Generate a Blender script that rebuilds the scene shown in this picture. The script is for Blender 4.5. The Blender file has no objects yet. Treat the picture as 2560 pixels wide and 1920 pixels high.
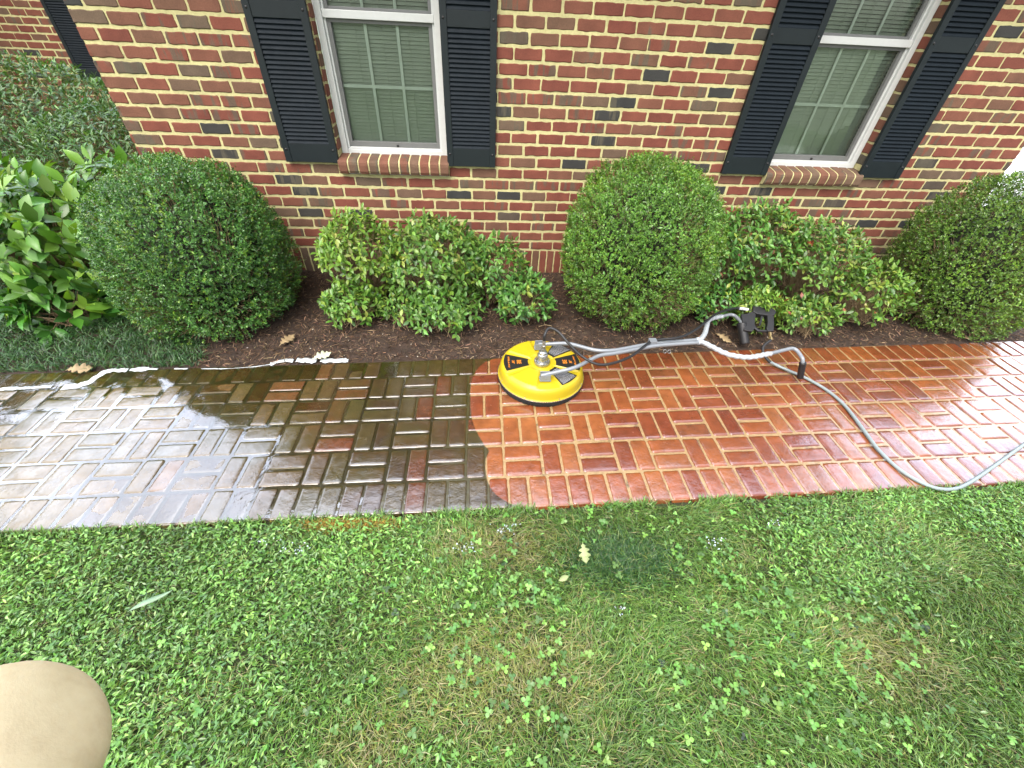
import bpy, math, random
import numpy as np
from mathutils import Vector, Matrix
sc = bpy.context.scene
col = sc.collection
R = math.radians

# ------------------------------------------------------------------ camera
CP = Vector((-0.2318, -3.5883, 1.7604))
yaw, pit, rol, F_PX = 0.094117, 0.717081, 0.053069, 1039.7
cf, sf, cpp, spp = math.cos(yaw), math.sin(yaw), math.cos(pit), math.sin(pit)
fwd = Vector((sf*cpp, cf*cpp, -spp)); rgt = Vector((cf, -sf, 0)); upv = rgt.cross(fwd)
r2 = math.cos(rol)*rgt + math.sin(rol)*upv
u2 = -math.sin(rol)*rgt + math.cos(rol)*upv
cam_d = bpy.data.cameras.new("camera"); cam = bpy.data.objects.new("camera", cam_d); col.objects.link(cam)
cam_d.sensor_width = 36; cam_d.lens = F_PX/2560*36
cam_d.clip_start = 0.008; cam_d.clip_end = 500
M = Matrix((r2, u2, -fwd)).transposed().to_4x4(); M.translation = CP
cam.matrix_world = M
sc.camera = cam

# ------------------------------------------------------------------ light
SUN_EL, SUN_AZ = R(58), R(205)       # azimuth: clockwise from +y, where the sun stands
CLOUD = 8.5
world = bpy.data.worlds.new("World"); sc.world = world; world.use_nodes = True
wn = world.node_tree; bg = wn.nodes['Background']
sky = wn.nodes.new('ShaderNodeTexSky'); sky.sky_type = 'NISHITA'; sky.sun_disc = False
sky.sun_elevation = SUN_EL; sky.sun_rotation = SUN_AZ
sky.air_density = 1.0; sky.dust_density = 6.0; sky.ozone_density = 1.0
bw = wn.nodes.new('ShaderNodeRGBToBW'); mxs = wn.nodes.new('ShaderNodeMix'); mxs.data_type = 'RGBA'; mxs.inputs[0].default_value = .55   # thin overcast: whiter sky
wn.links.new(sky.outputs[0], bw.inputs[0]); wn.links.new(sky.outputs[0], mxs.inputs[6]); wn.links.new(bw.outputs[0], mxs.inputs[7])
# bright broken cloud over the far side of the house
tcw = wn.nodes.new('ShaderNodeTexCoord'); spw = wn.nodes.new('ShaderNodeSeparateXYZ'); wn.links.new(tcw.outputs['Generated'], spw.inputs[0])
mr = wn.nodes.new('ShaderNodeMapRange'); mr.interpolation_type = 'SMOOTHSTEP'; mr.inputs[1].default_value = -.15; mr.inputs[2].default_value = .55; wn.links.new(spw.outputs[1], mr.inputs[0])
nzw = wn.nodes.new('ShaderNodeTexNoise'); nzw.inputs['Scale'].default_value = 2.6; nzw.inputs['Detail'].default_value = 5; wn.links.new(tcw.outputs['Generated'], nzw.inputs['Vector'])
rw = wn.nodes.new('ShaderNodeMapRange'); rw.inputs[1].default_value = .35; rw.inputs[2].default_value = .65; rw.inputs[3].default_value = .45; rw.inputs[4].default_value = 1.1; wn.links.new(nzw.outputs['Fac'], rw.inputs[0])
m1 = wn.nodes.new('ShaderNodeMath'); m1.operation = 'MULTIPLY'; wn.links.new(mr.outputs[0], m1.inputs[0]); wn.links.new(rw.outputs[0], m1.inputs[1])
m2 = wn.nodes.new('ShaderNodeMath'); m2.operation = 'MULTIPLY_ADD'; m2.inputs[1].default_value = CLOUD; m2.inputs[2].default_value = 1; wn.links.new(m1.outputs[0], m2.inputs[0])
vmw = wn.nodes.new('ShaderNodeVectorMath'); vmw.operation = 'SCALE'; wn.links.new(mxs.outputs[2], vmw.inputs[0]); wn.links.new(m2.outputs[0], vmw.inputs['Scale'])
wn.links.new(vmw.outputs[0], bg.inputs[0]); bg.inputs[1].default_value = 0.15
sd = bpy.data.lights.new("sun", 'SUN'); sd.energy = .5; sd.angle = R(30); sd.color = (1, .96, .88)
sun = bpy.data.objects.new("sun", sd); col.objects.link(sun)
sdir = Vector((math.sin(SUN_AZ)*math.cos(SUN_EL), math.cos(SUN_AZ)*math.cos(SUN_EL), math.sin(SUN_EL)))
sun.rotation_euler = sdir.to_track_quat('Z', 'Y').to_euler()
sun.location = (0, 0, 20)
sc.view_settings.view_transform = 'Standard'; sc.view_settings.look = 'None'
sc.view_settings.exposure = 1.54; sc.view_settings.gamma = 1

# ------------------------------------------------------------------ helpers
rng = np.random.RandomState(7)
def link(o, parent=None):
    col.objects.link(o)
    if parent: o.parent = parent
    return o
def tag(o, label=None, cat=None, group=None, kind=None):
    if label: o['label'] = label
    if cat: o['category'] = cat
    if group: o['group'] = group
    if kind: o['kind'] = kind
    return o
def empty(name, loc=(0, 0, 0), rz=0):
    o = bpy.data.objects.new(name, None); col.objects.link(o); o.location = loc; o.rotation_euler = (0, 0, rz)
    o.empty_display_size = .1
    return o
def obj(name, me, mats, parent=None, smooth=False):
    o = bpy.data.objects.new(name, me)
    for m in (mats if isinstance(mats, (list, tuple)) else [mats]): me.materials.append(m)
    link(o, parent)
    if parent is not None:
        o.matrix_parent_inverse = Matrix.Identity(4)
        o.location = -Vector(parent.location) if False else o.location
    if smooth: me.polygons.foreach_set('use_smooth', [True]*len(me.polygons))
    return o
def np_mesh(name, V, F, attrs=None, mat_idx=None):
    """V (n,3); F list of int arrays (m,k) of mixed k"""
    me = bpy.data.meshes.new(name)
    V = np.asarray(V, np.float32)
    Fs = [np.asarray(f, np.int32) for f in (F if isinstance(F, list) else [F]) if len(f)]
    me.vertices.add(len(V)); me.vertices.foreach_set('co', V.ravel())
    nl = sum(f.size for f in Fs); npoly = sum(len(f) for f in Fs)
    me.loops.add(nl); me.loops.foreach_set('vertex_index', np.concatenate([f.ravel() for f in Fs]))
    me.polygons.add(npoly)
    st = []; b = 0
    for f in Fs:
        st.append(b + np.arange(len(f))*f.shape[1]); b += f.size
    me.polygons.foreach_set('loop_start', np.concatenate(st).astype(np.int32))
    if mat_idx is not None: me.polygons.foreach_set('material_index', np.asarray(mat_idx, np.int32))
    me.update(calc_edges=True)
    for k, a in (attrs or {}).items():
        a = np.asarray(a, np.float32)
        if a.ndim == 2:
            if a.shape[1] == 3: a = np.concatenate([a, np.ones((len(a), 1), np.float32)], 1)
            at = me.attributes.new(k, 'FLOAT_COLOR', 'POINT'); at.data.foreach_set('color', a.ravel())
        else:
            at = me.attributes.new(k, 'FLOAT', 'POINT'); at.data.foreach_set('value', a)
    return me
class MB:
    """collects simple solids into one mesh"""
    def __init__(s): s.V = []; s.F = []
    def add(s, vs, fs):
        b = len(s.V); s.V += [tuple(v) for v in vs]; s.F += [tuple(i+b for i in f) for f in fs]; return s
    def box(s, a, b, rot=None, piv=None):
        (x0, y0, z0), (x1, y1, z1) = a, b
        vs = [Vector(v) for v in ((x0,y0,z0),(x1,y0,z0),(x1,y1,z0),(x0,y1,z0),(x0,y0,z1),(x1,y0,z1),(x1,y1,z1),(x0,y1,z1))]
        if rot is not None: vs = [rot @ (v-Vector(piv)) + Vector(piv) for v in vs]
        return s.add(vs, [(0,3,2,1),(4,5,6,7),(0,1,5,4),(1,2,6,5),(2,3,7,6),(3,0,4,7)])
    def tube(s, pts, r, n=14, caps=True):
        pts = [Vector(p) for p in pts]
        rs = r if isinstance(r, (list, tuple)) else [r]*len(pts)
        vs = []; fs = []
        t0 = (pts[1]-pts[0]).normalized()
        nrm = t0.orthogonal().normalized()
        for i, p in enumerate(pts):
            t = ((pts[min(i+1, len(pts)-1)]-p).normalized() + (p-pts[max(i-1, 0)]).normalized())
            t = t.normalized() if t.length > 1e-9 else t0
            nrm = (nrm - t*nrm.dot(t)).normalized(); bn = t.cross(nrm)
            for k in range(n):
                a = 2*math.pi*k/n
                vs.append(p + (nrm*math.cos(a)+bn*math.sin(a))*rs[i])
        for i in range(len(pts)-1):
            for k in range(n):
                fs.append((i*n+k, i*n+(k+1) % n, (i+1)*n+(k+1) % n, (i+1)*n+k))
        if caps:
            fs.append(tuple(range(n))[::-1]); fs.append(tuple((len(pts)-1)*n+k for k in range(n)))
        return s.add(vs, fs)
    def lathe(s, prof, c=(0, 0, 0), n=64):
        """prof list of (r,z) ; r may be 0 at the ends"""
        vs = []; fs = []; c = Vector(c)
        for r, z in prof:
            for k in range(n):
                a = 2*math.pi*k/n; vs.append(c+Vector((r*math.cos(a), r*math.sin(a), z)))
        for i in range(len(prof)-1):
            for k in range(n): fs.append((i*n+k, i*n+(k+1) % n, (i+1)*n+(k+1) % n, (i+1)*n+k))
        return s.add(vs, fs)
    def prism(s, poly, z0, z1, fr=None):
        """poly in local (x,y); fr optional function point->world"""
        n = len(poly); fr = fr or (lambda v: v)
        vs = [fr(Vector((x, y, z0))) for x, y in poly] + [fr(Vector((x, y, z1))) for x, y in poly]
        return s.add(vs, [tuple(range(n))[::-1], tuple(range(n, 2*n))] + [(i, (i+1) % n, n+(i+1) % n, n+i) for i in range(n)])
    def build(s, name, m, parent=None, smooth=False, bevel=0, seg=2, sharp=40):
        me = bpy.data.meshes.new(name); me.from_pydata(s.V, [], s.F); me.update()
        o = obj(name, me, m, parent)
        if smooth:
            me.polygons.foreach_set('use_smooth', [True]*len(me.polygons))
            me.set_sharp_from_angle(angle=R(sharp))
        if bevel:
            b = o.modifiers.new('b', 'BEVEL'); b.width = bevel; b.segments = seg; b.limit_method = 'ANGLE'; b.angle_limit = R(35)
        return o
def smooth_path(pts, sub=8):
    P = [Vector(p) for p in pts]; out = []
    for i in range(len(P)-1):
        p0 = P[max(i-1, 0)]; p1 = P[i]; p2 = P[i+1]; p3 = P[min(i+2, len(P)-1)]
        for k in range(sub):
            t = k/sub
            out.append(.5*((2*p1)+(p2-p0)*t+(2*p0-5*p1+4*p2-p3)*t*t+(3*p1-p0-3*p2+p3)*t**3))
    out.append(P[-1]); return out
def round_path(pts, rad, sub=6):
    """polyline with rounded corners"""
    P = [Vector(p) for p in pts]; out = [P[0]]
    for i in range(1, len(P)-1):
        a = (P[i-1]-P[i]); b = (P[i+1]-P[i]); d = min(rad, a.length*.48, b.length*.48)
        A = P[i]+a.normalized()*d; B = P[i]+b.normalized()*d
        for k in range(sub+1):
            t = k/sub; out.append(A*(1-t)**2+P[i]*2*t*(1-t)+B*t*t)
    out.append(P[-1]); return out

# value noise in python, for scattering
def vnoise(x, y, s, seed=0):
    g = np.random.RandomState(seed+99).rand(64, 64)
    x = np.asarray(x)*s+17.3; y = np.asarray(y)*s+31.7
    xi = np.floor(x).astype(int); yi = np.floor(y).astype(int); fx = x-xi; fy = y-yi
    fx = fx*fx*(3-2*fx); fy = fy*fy*(3-2*fy)
    a = g[xi % 64, yi % 64]; b = g[(xi+1) % 64, yi % 64]; c = g[xi % 64, (yi+1) % 64]; d = g[(xi+1) % 64, (yi+1) % 64]
    return (a*(1-fx)+b*fx)*(1-fy)+(c*(1-fx)+d*fx)*fy
def fbm(x, y, s, seed=0):
    return (vnoise(x, y, s, seed)*.55+vnoise(x, y, s*2.1, seed+1)*.3+vnoise(x, y, s*4.3, seed+2)*.15)

# ------------------------------------------------------------------ materials
K = .66   # overall albedo trim
def new_mat(name):
    m = bpy.data.materials.new(name); m.use_nodes = True
    nt = m.node_tree; b = nt.nodes['Principled BSDF']
    return m, nt, b
def N(nt, t, **kw):
    n = nt.nodes.new(t)
    for k, v in kw.items():
        if hasattr(n, k): setattr(n, k, v)
        else: n.inputs[k].default_value = v
    return n
def ramp(nt, stops, fac=None, interp='LINEAR'):
    r = nt.nodes.new('ShaderNodeValToRGB'); cr = r.color_ramp; cr.interpolation = interp
    while len(cr.elements) < len(stops): cr.elements.new(.5)
    for e, (p, c) in zip(cr.elements, stops):
        e.position = p; e.color = (c, c, c, 1) if isinstance(c, (int, float)) else (*c, 1)
    if fac is not None: nt.links.new(fac, r.inputs[0])
    return r
def mixc(nt, fac, a, b, bt='MIX'):
    m = nt.nodes.new('ShaderNodeMix'); m.data_type = 'RGBA'; m.blend_type = bt
    for s, v in ((m.inputs[0], fac), (m.inputs[6], a), (m.inputs[7], b)):
        if isinstance(v, bpy.types.NodeSocket): nt.links.new(v, s)
        elif isinstance(v, (int, float)): s.default_value = v
        else: s.default_value = (*v, 1)
    return m.outputs[2]
def mathn(nt, op, a, b=None, clamp=False):
    m = nt.nodes.new('ShaderNodeMath'); m.operation = op; m.use_clamp = clamp
    for s, v in ((m.inputs[0], a), (m.inputs[1], b)):
        if v is None: continue
        if isinstance(v, bpy.types.NodeSocket): nt.links.new(v, s)
        else: s.default_value = v
    return m.outputs[0]
def noise(nt, scale, detail=4, rough=.55, vec=None, dist=0):
    n = nt.nodes.new('ShaderNodeTexNoise'); n.inputs['Scale'].default_value = scale
    n.inputs['Detail'].default_value = detail; n.inputs['Roughness'].default_value = rough
    n.inputs['Distortion'].default_value = dist
    if vec is not None: nt.links.new(vec, n.inputs['Vector'])
    return n.outputs['Fac']
def coords(nt, scale=(1, 1, 1)):
    t = nt.nodes.new('ShaderNodeTexCoord'); mp = nt.nodes.new('ShaderNodeMapping')
    nt.links.new(t.outputs['Object'], mp.inputs[0]); mp.inputs['Scale'].default_value = scale
    return mp.outputs[0]
def bump(nt, b, h, strength=.5, dist=.002, prev=None):
    bn = nt.nodes.new('ShaderNodeBump'); bn.inputs['Strength'].default_value = strength; bn.inputs['Distance'].default_value = dist
    nt.links.new(h, bn.inputs['Height'])
    if prev is not None: nt.links.new(prev, bn.inputs['Normal'])
    nt.links.new(bn.outputs[0], b.inputs['Normal']); return bn.outputs[0]
def plain(name, c, rough=.5, metal=0, noise_amt=.12, nscale=30, bmp=0, bs=200, coat=0, spec=.5):
    c = tuple(x*K for x in c)
    m, nt, b = new_mat(name)
    v = coords(nt); f = noise(nt, nscale, 5, .6, v)
    r = ramp(nt, [(.25, tuple(x*(1-noise_amt) for x in c)), (.75, tuple(min(1, x*(1+noise_amt)) for x in c))], f)
    nt.links.new(r.outputs[0], b.inputs['Base Color'])
    b.inputs['Roughness'].default_value = rough; b.inputs['Metallic'].default_value = metal
    b.inputs['Coat Weight'].default_value = coat; b.inputs['Specular IOR Level'].default_value = spec
    rr = ramp(nt, [(.2, max(0, rough-.08)), (.8, min(1, rough+.1))], noise(nt, nscale*2.7, 4, .6, v))
    nt.links.new(rr.outputs[0], b.inputs['Roughness'])
    if bmp: bump(nt, b, noise(nt, bs, 4, .6, v), bmp, .002)
    return m
def leaf_mat(name, rough=.4, trans=.3, spec=.5):
    m, nt, b = new_mat(name)
    a = nt.nodes.new('ShaderNodeAttribute'); a.attribute_name = 'col'
    nt.links.new(a.outputs['Color'], b.inputs['Base Color'])
    b.inputs['Roughness'].default_value = rough; b.inputs['Specular IOR Level'].default_value = spec
    t = nt.nodes.new('ShaderNodeBsdfTranslucent')
    c2 = mixc(nt, 1.0, a.outputs['Color'], (1.5, 1.35, .5), 'MULTIPLY'); nt.links.new(c2, t.inputs[0])
    mx = nt.nodes.new('ShaderNodeMixShader'); mx.inputs[0].default_value = trans
    nt.links.new(b.outputs[0], mx.inputs[1]); nt.links.new(t.outputs[0], mx.inputs[2])
    nt.links.new(mx.outputs[0], nt.nodes['Material Output'].inputs[0])
    return m

def wall_brick_mat():
    m, nt, b = new_mat('red_brick')
    a = nt.nodes.new('ShaderNodeAttribute'); a.attribute_name = 'rnd'   # r: tone, g: flash, b: shade
    sp = nt.nodes.new('ShaderNodeSeparateColor'); nt.links.new(a.outputs['Color'], sp.inputs[0])
    base = ramp(nt, [(0, (.155, .044, .034)), (.35, (.185, .054, .040)), (.62, (.175, .064, .046)), (.80, (.140, .070, .050)),
                     (.90, (.125, .082, .062)), (.935, (.045, .040, .040)), (1, (.035, .033, .036))], sp.outputs[0])
    v = coords(nt, (16, 16, 2.5))
    fl = noise(nt, 1.0, 3, .6, v)
    # flashed grey-brown bands on some bricks
    th = mathn(nt, 'GREATER_THAN', sp.outputs[1], .70)
    band = ramp(nt, [(.50, 0), (.56, 1)], fl).outputs[0]
    c = mixc(nt, mathn(nt, 'MULTIPLY', mathn(nt, 'MULTIPLY', th, band), .75), base.outputs[0], (.095, .078, .062))
    v2 = coords(nt)
    fine = noise(nt, 120, 6, .7, v2)
    c = mixc(nt, 1.0, c, ramp(nt, [(.2, .78), (.8, 1.25)], fine).outputs[0], 'MULTIPLY')
    blotch = noise(nt, 9, 3, .5, v2)
    c = mixc(nt, 1.0, c, ramp(nt, [(.25, .8), (.75, 1.2)], blotch).outputs[0], 'MULTIPLY')
    c = mixc(nt, mathn(nt, 'MULTIPLY', ramp(nt, [(.70, 0), (.78, 1)], noise(nt, 26, 5, .8, v2)).outputs[0], .25), c, (.5, .42, .3))
    c = mixc(nt, 1.0, c, (K*1.42, K*1.50, K*1.32), 'MULTIPLY'); nt.links.new(c, b.inputs['Base Color'])
    b.inputs['Roughness'].default_value = .82; b.inputs['Specular IOR Level'].default_value = .3
    bump(nt, b, mathn(nt, 'ADD', fine, mathn(nt, 'MULTIPLY', noise(nt, 35, 4, .6, v2), 1.3)), .55, .003)
    return m
def wall_mortar_mat():
    m, nt, b = new_mat('cream_mortar')
    v = coords(nt); f = noise(nt, 60, 6, .7, v); g = noise(nt, 5, 3, .5, v)
    c = ramp(nt, [(.25, (.50, .45, .22)), (.6, (.64, .59, .31)), (.85, (.72, .67, .39))], f).outputs[0]
    c = mixc(nt, 1.0, c, ramp(nt, [(.3, .86), (.7, 1.08)], g).outputs[0], 'MULTIPLY')
    c = mixc(nt, 1.0, c, (K*1.2, K*1.2, K*1.12), 'MULTIPLY'); nt.links.new(c, b.inputs['Base Color']); b.inputs['Roughness'].default_value = .9
    bump(nt, b, f, .7, .004)
    return m

def path_mask(nt):
    """1 on the washed side of the edge between dirty and clean brick"""
    t = nt.nodes.new('ShaderNodeTexCoord'); s = nt.nodes.new('ShaderNodeSeparateXYZ'); nt.links.new(t.outputs['Object'], s.inputs[0])
    yn = mathn(nt, 'MULTIPLY', mathn(nt, 'ADD', s.outputs[1], 2.60), 1/1.4, clamp=True)   # y -2.6..-1.2 -> 0..1
    fc = nt.nodes.new('ShaderNodeFloatCurve'); cv = fc.mapping.curves[0]
    pts = [(.30, -2.505), (.12, -2.498), (-.040, -2.481), (-.109, -2.452), (-.156, -2.419), (-.187, -2.380), (-.206, -2.331), (-.219, -2.250), (-.216, -2.175), (-.200, -2.125),
           (-.224, -2.084), (-.256, -2.012), (-.284, -1.924), (-.299, -1.844), (-.306, -1.703), (-.303, -1.566), (-.288, -1.484), (-.245, -1.391), (-.184, -1.329), (-.105, -1.302), (-.058, -1.284), (.02, -1.22)]
    P = [((y+2.6)/1.4, x+.5) for x, y in pts]
    while len(cv.points) < len(P): cv.points.new(.5, .5)
    for q, (a, bb) in zip(cv.points, P): q.location = (a, bb)
    fc.mapping.update()
    nt.links.new(yn, fc.inputs['Value'])
    e = mathn(nt, 'SUBTRACT', mathn(nt, 'ADD', s.outputs[0], .5), fc.outputs[0])
    e = mathn(nt, 'ADD', e, mathn(nt, 'MULTIPLY', mathn(nt, 'SUBTRACT', noise(nt, 60, 3, .6, t.outputs['Object']), .5), .008))
    return mathn(nt, 'MULTIPLY', mathn(nt, 'ADD', e, .004), 140, clamp=True), s
def path_brick_mat():
    m, nt, b = new_mat('wet_path_brick')
    k, s = path_mask(nt)
    a = nt.nodes.new('ShaderNodeAttribute'); a.attribute_name = 'rnd'
    sp = nt.nodes.new('ShaderNodeSeparateColor'); nt.links.new(a.outputs['Color'], sp.inputs[0])
    v = coords(nt)
    clean = ramp(nt, [(0, (.19, .044, .020)), (.3, (.25, .064, .022)), (.6, (.31, .090, .027)), (.85, (.33, .110, .034)), (1, (.17, .052, .024))], sp.outputs[0]).outputs[0]
    cl = mixc(nt, 1.0, clean, ramp(nt, [(.25, .62), (.55, 1.0), (.8, 1.25)], noise(nt, 14, 4, .6, v)).outputs[0], 'MULTIPLY')
    # black lichen specks left on some bricks
    spk = ramp(nt, [(.60, 0), (.66, 1)], noise(nt, 55, 6, .75, v)).outputs[0]
    area = ramp(nt, [(.50, 0), (.60, 1)], noise(nt, 6.5, 2, .5, v)).outputs[0]
    cl = mixc(nt, mathn(nt, 'MULTIPLY', mathn(nt, 'MULTIPLY', spk, area), .9), cl, (.022, .014, .010))
    cl = mixc(nt, mathn(nt, 'MULTIPLY', ramp(nt, [(.45, 0), (.7, 1)], noise(nt, 4, 3, .5, v)).outputs[0], .35), cl, (.12, .04, .02))
    dirty = ramp(nt, [(0, (.050, .036, .020)), (.4, (.070, .046, .026)), (.7, (.062, .056, .026)), (.9, (.085, .042, .022)), (1, (.12, .042, .022))], sp.outputs[1]).outputs[0]
    d = mixc(nt, 1.0, dirty, ramp(nt, [(.25, .55), (.75, 1.5)], noise(nt, 22, 5, .65, v)).outputs[0], 'MULTIPLY')
    lf = nt.nodes.new('ShaderNodeMapRange'); lf.inputs[1].default_value = -.9; lf.inputs[2].default_value = -2.3; nt.links.new(s.outputs[0], lf.inputs[0])
    d = mixc(nt, mathn(nt, 'MULTIPLY', lf.outputs[0], .75), d, mixc(nt, 1.0, (.19, .165, .085), ramp(nt, [(.25, .7), (.75, 1.3)], noise(nt, 16, 4, .6, v)).outputs[0], 'MULTIPLY'))
    gr = ramp(nt, [(.46, 0), (.66, 1)], noise(nt, 3.2, 3, .5, v)).outputs[0]
    d = mixc(nt, mathn(nt, 'MULTIPLY', gr, .55), d, (.055, .062, .018))
    c = mixc(nt, 1.0, mixc(nt, k, mixc(nt, 1.0, d, (.98, .80, .55), 'MULTIPLY'), cl), (K, K, K), 'MULTIPLY')
    nt.links.new(c, b.inputs['Base Color'])
    rg = ramp(nt, [(.3, .12), (.6, .22), (.8, .38)], noise(nt, 18, 4, .6, v)).outputs[0]
    nt.links.new(rg, b.inputs['Roughness']); b.inputs['Specular IOR Level'].default_value = .62
    nt.links.new(ramp(nt, [(.32, .30), (.60, 1)], noise(nt, 6.5, 5, .7, v)).outputs[0], b.inputs['Coat Weight']); b.inputs['Coat Roughness'].default_value = .10; b.inputs['Coat IOR'].default_value = 1.6
    h = mathn(nt, 'ADD', mathn(nt, 'MULTIPLY', noise(nt, 30, 4, .6, v), 2.2), noise(nt, 110, 4, .6, v))
    bump(nt, b, h, .32, .004)
    nb = nt.nodes.new('ShaderNodeBump'); nb.inputs['Strength'].default_value = .42; nb.inputs['Distance'].default_value = .004
    nt.links.new(mathn(nt, 'ADD', noise(nt, 34, 4, .62, v), mathn(nt, 'MULTIPLY', noise(nt, 9, 2, .5, v), 2.0)), nb.inputs['Height']); nt.links.new(nb.outputs[0], b.inputs['Coat Normal'])
    return m
def path_mortar_mat():
    m, nt, b = new_mat('path_mortar')
    k, s = path_mask(nt); v = coords(nt)
    f = noise(nt, 70, 5, .7, v)
    cl = ramp(nt, [(.2, (.24, .15, .060)), (.5, (.38, .25, .11)), (.8, (.50, .36, .18))], f).outputs[0]
    cl = mixc(nt, ramp(nt, [(.58, 0), (.68, .8)], noise(nt, 9, 5, .7, v)).outputs[0], cl, (.08, .055, .025))
    d = ramp(nt, [(.2, (.030, .034, .012)), (.8, (.085, .085, .030))], noise(nt, 16, 5, .6, v)).outputs[0]
    c = mixc(nt, 1.0, mixc(nt, k, mixc(nt, 1.0, d, (.98, .80, .55), 'MULTIPLY'), cl), (K, K, K), 'MULTIPLY')
    nt.links.new(c, b.inputs['Base Color'])
    b.inputs['Roughness'].default_value = .35; b.inputs['Coat Weight'].default_value = .5; b.inputs['Coat Roughness'].default_value = .12
    bump(nt, b, f, .5, .004)
    return m
def water_mat():
    m, nt, b = new_mat('water_film')
    v = coords(nt)
    gl = N(nt, 'ShaderNodeBsdfGlossy', Roughness=.03); tr = N(nt, 'ShaderNodeBsdfTransparent', Color=(.93, .90, .80, 1))
    fr = N(nt, 'ShaderNodeFresnel', IOR=1.5)
    bn = nt.nodes.new('ShaderNodeBump'); bn.inputs['Strength'].default_value = .22; bn.inputs['Distance'].default_value = .005
    nt.links.new(noise(nt, 13, 4, .6, v), bn.inputs['Height'])
    nt.links.new(bn.outputs[0], gl.inputs['Normal']); nt.links.new(bn.outputs[0], fr.inputs['Normal'])
    mx = nt.nodes.new('ShaderNodeMixShader')
    nt.links.new(mathn(nt, 'MULTIPLY', fr.outputs[0], 2.8, True), mx.inputs[0]); nt.links.new(tr.outputs[0], mx.inputs[1]); nt.links.new(gl.outputs[0], mx.inputs[2])
    nt.links.new(mx.outputs[0], nt.nodes['Material Output'].inputs[0])
    return m
def glass_mat():
    m, nt, b = new_mat('window_glass')
    gl = N(nt, 'ShaderNodeBsdfGlossy', Roughness=.03); tr = N(nt, 'ShaderNodeBsdfTransparent', Color=(.93, .97, .93, 1))
    fr = N(nt, 'ShaderNodeFresnel', IOR=1.5)
    mx = nt.nodes.new('ShaderNodeMixShader')
    nt.links.new(mathn(nt, 'MULTIPLY', fr.outputs[0], 1.2, True), mx.inputs[0])
    nt.links.new(tr.outputs[0], mx.inputs[1]); nt.links.new(gl.outputs[0], mx.inputs[2])
    nt.links.new(mx.outputs[0], nt.nodes['Material Output'].inputs[0])
    return m
def ground_mat(name, stops, s1=6, s2=90, rough=.95, bmp=.6):
    m, nt, b = new_mat(name); v = coords(nt)
    c = ramp(nt, stops, noise(nt, s1, 6, .7, v)).outputs[0]
    c = mixc(nt, 1.0, c, ramp(nt, [(.2, .55), (.8, 1.45)], noise(nt, s2, 5, .7, v)).outputs[0], 'MULTIPLY')
    c = mixc(nt, 1.0, c, (K, K, K), 'MULTIPLY'); nt.links.new(c, b.inputs['Base Color']); b.inputs['Roughness'].default_value = rough
    bump(nt, b, noise(nt, s2, 5, .7, v), bmp, .01)
    return m

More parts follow.
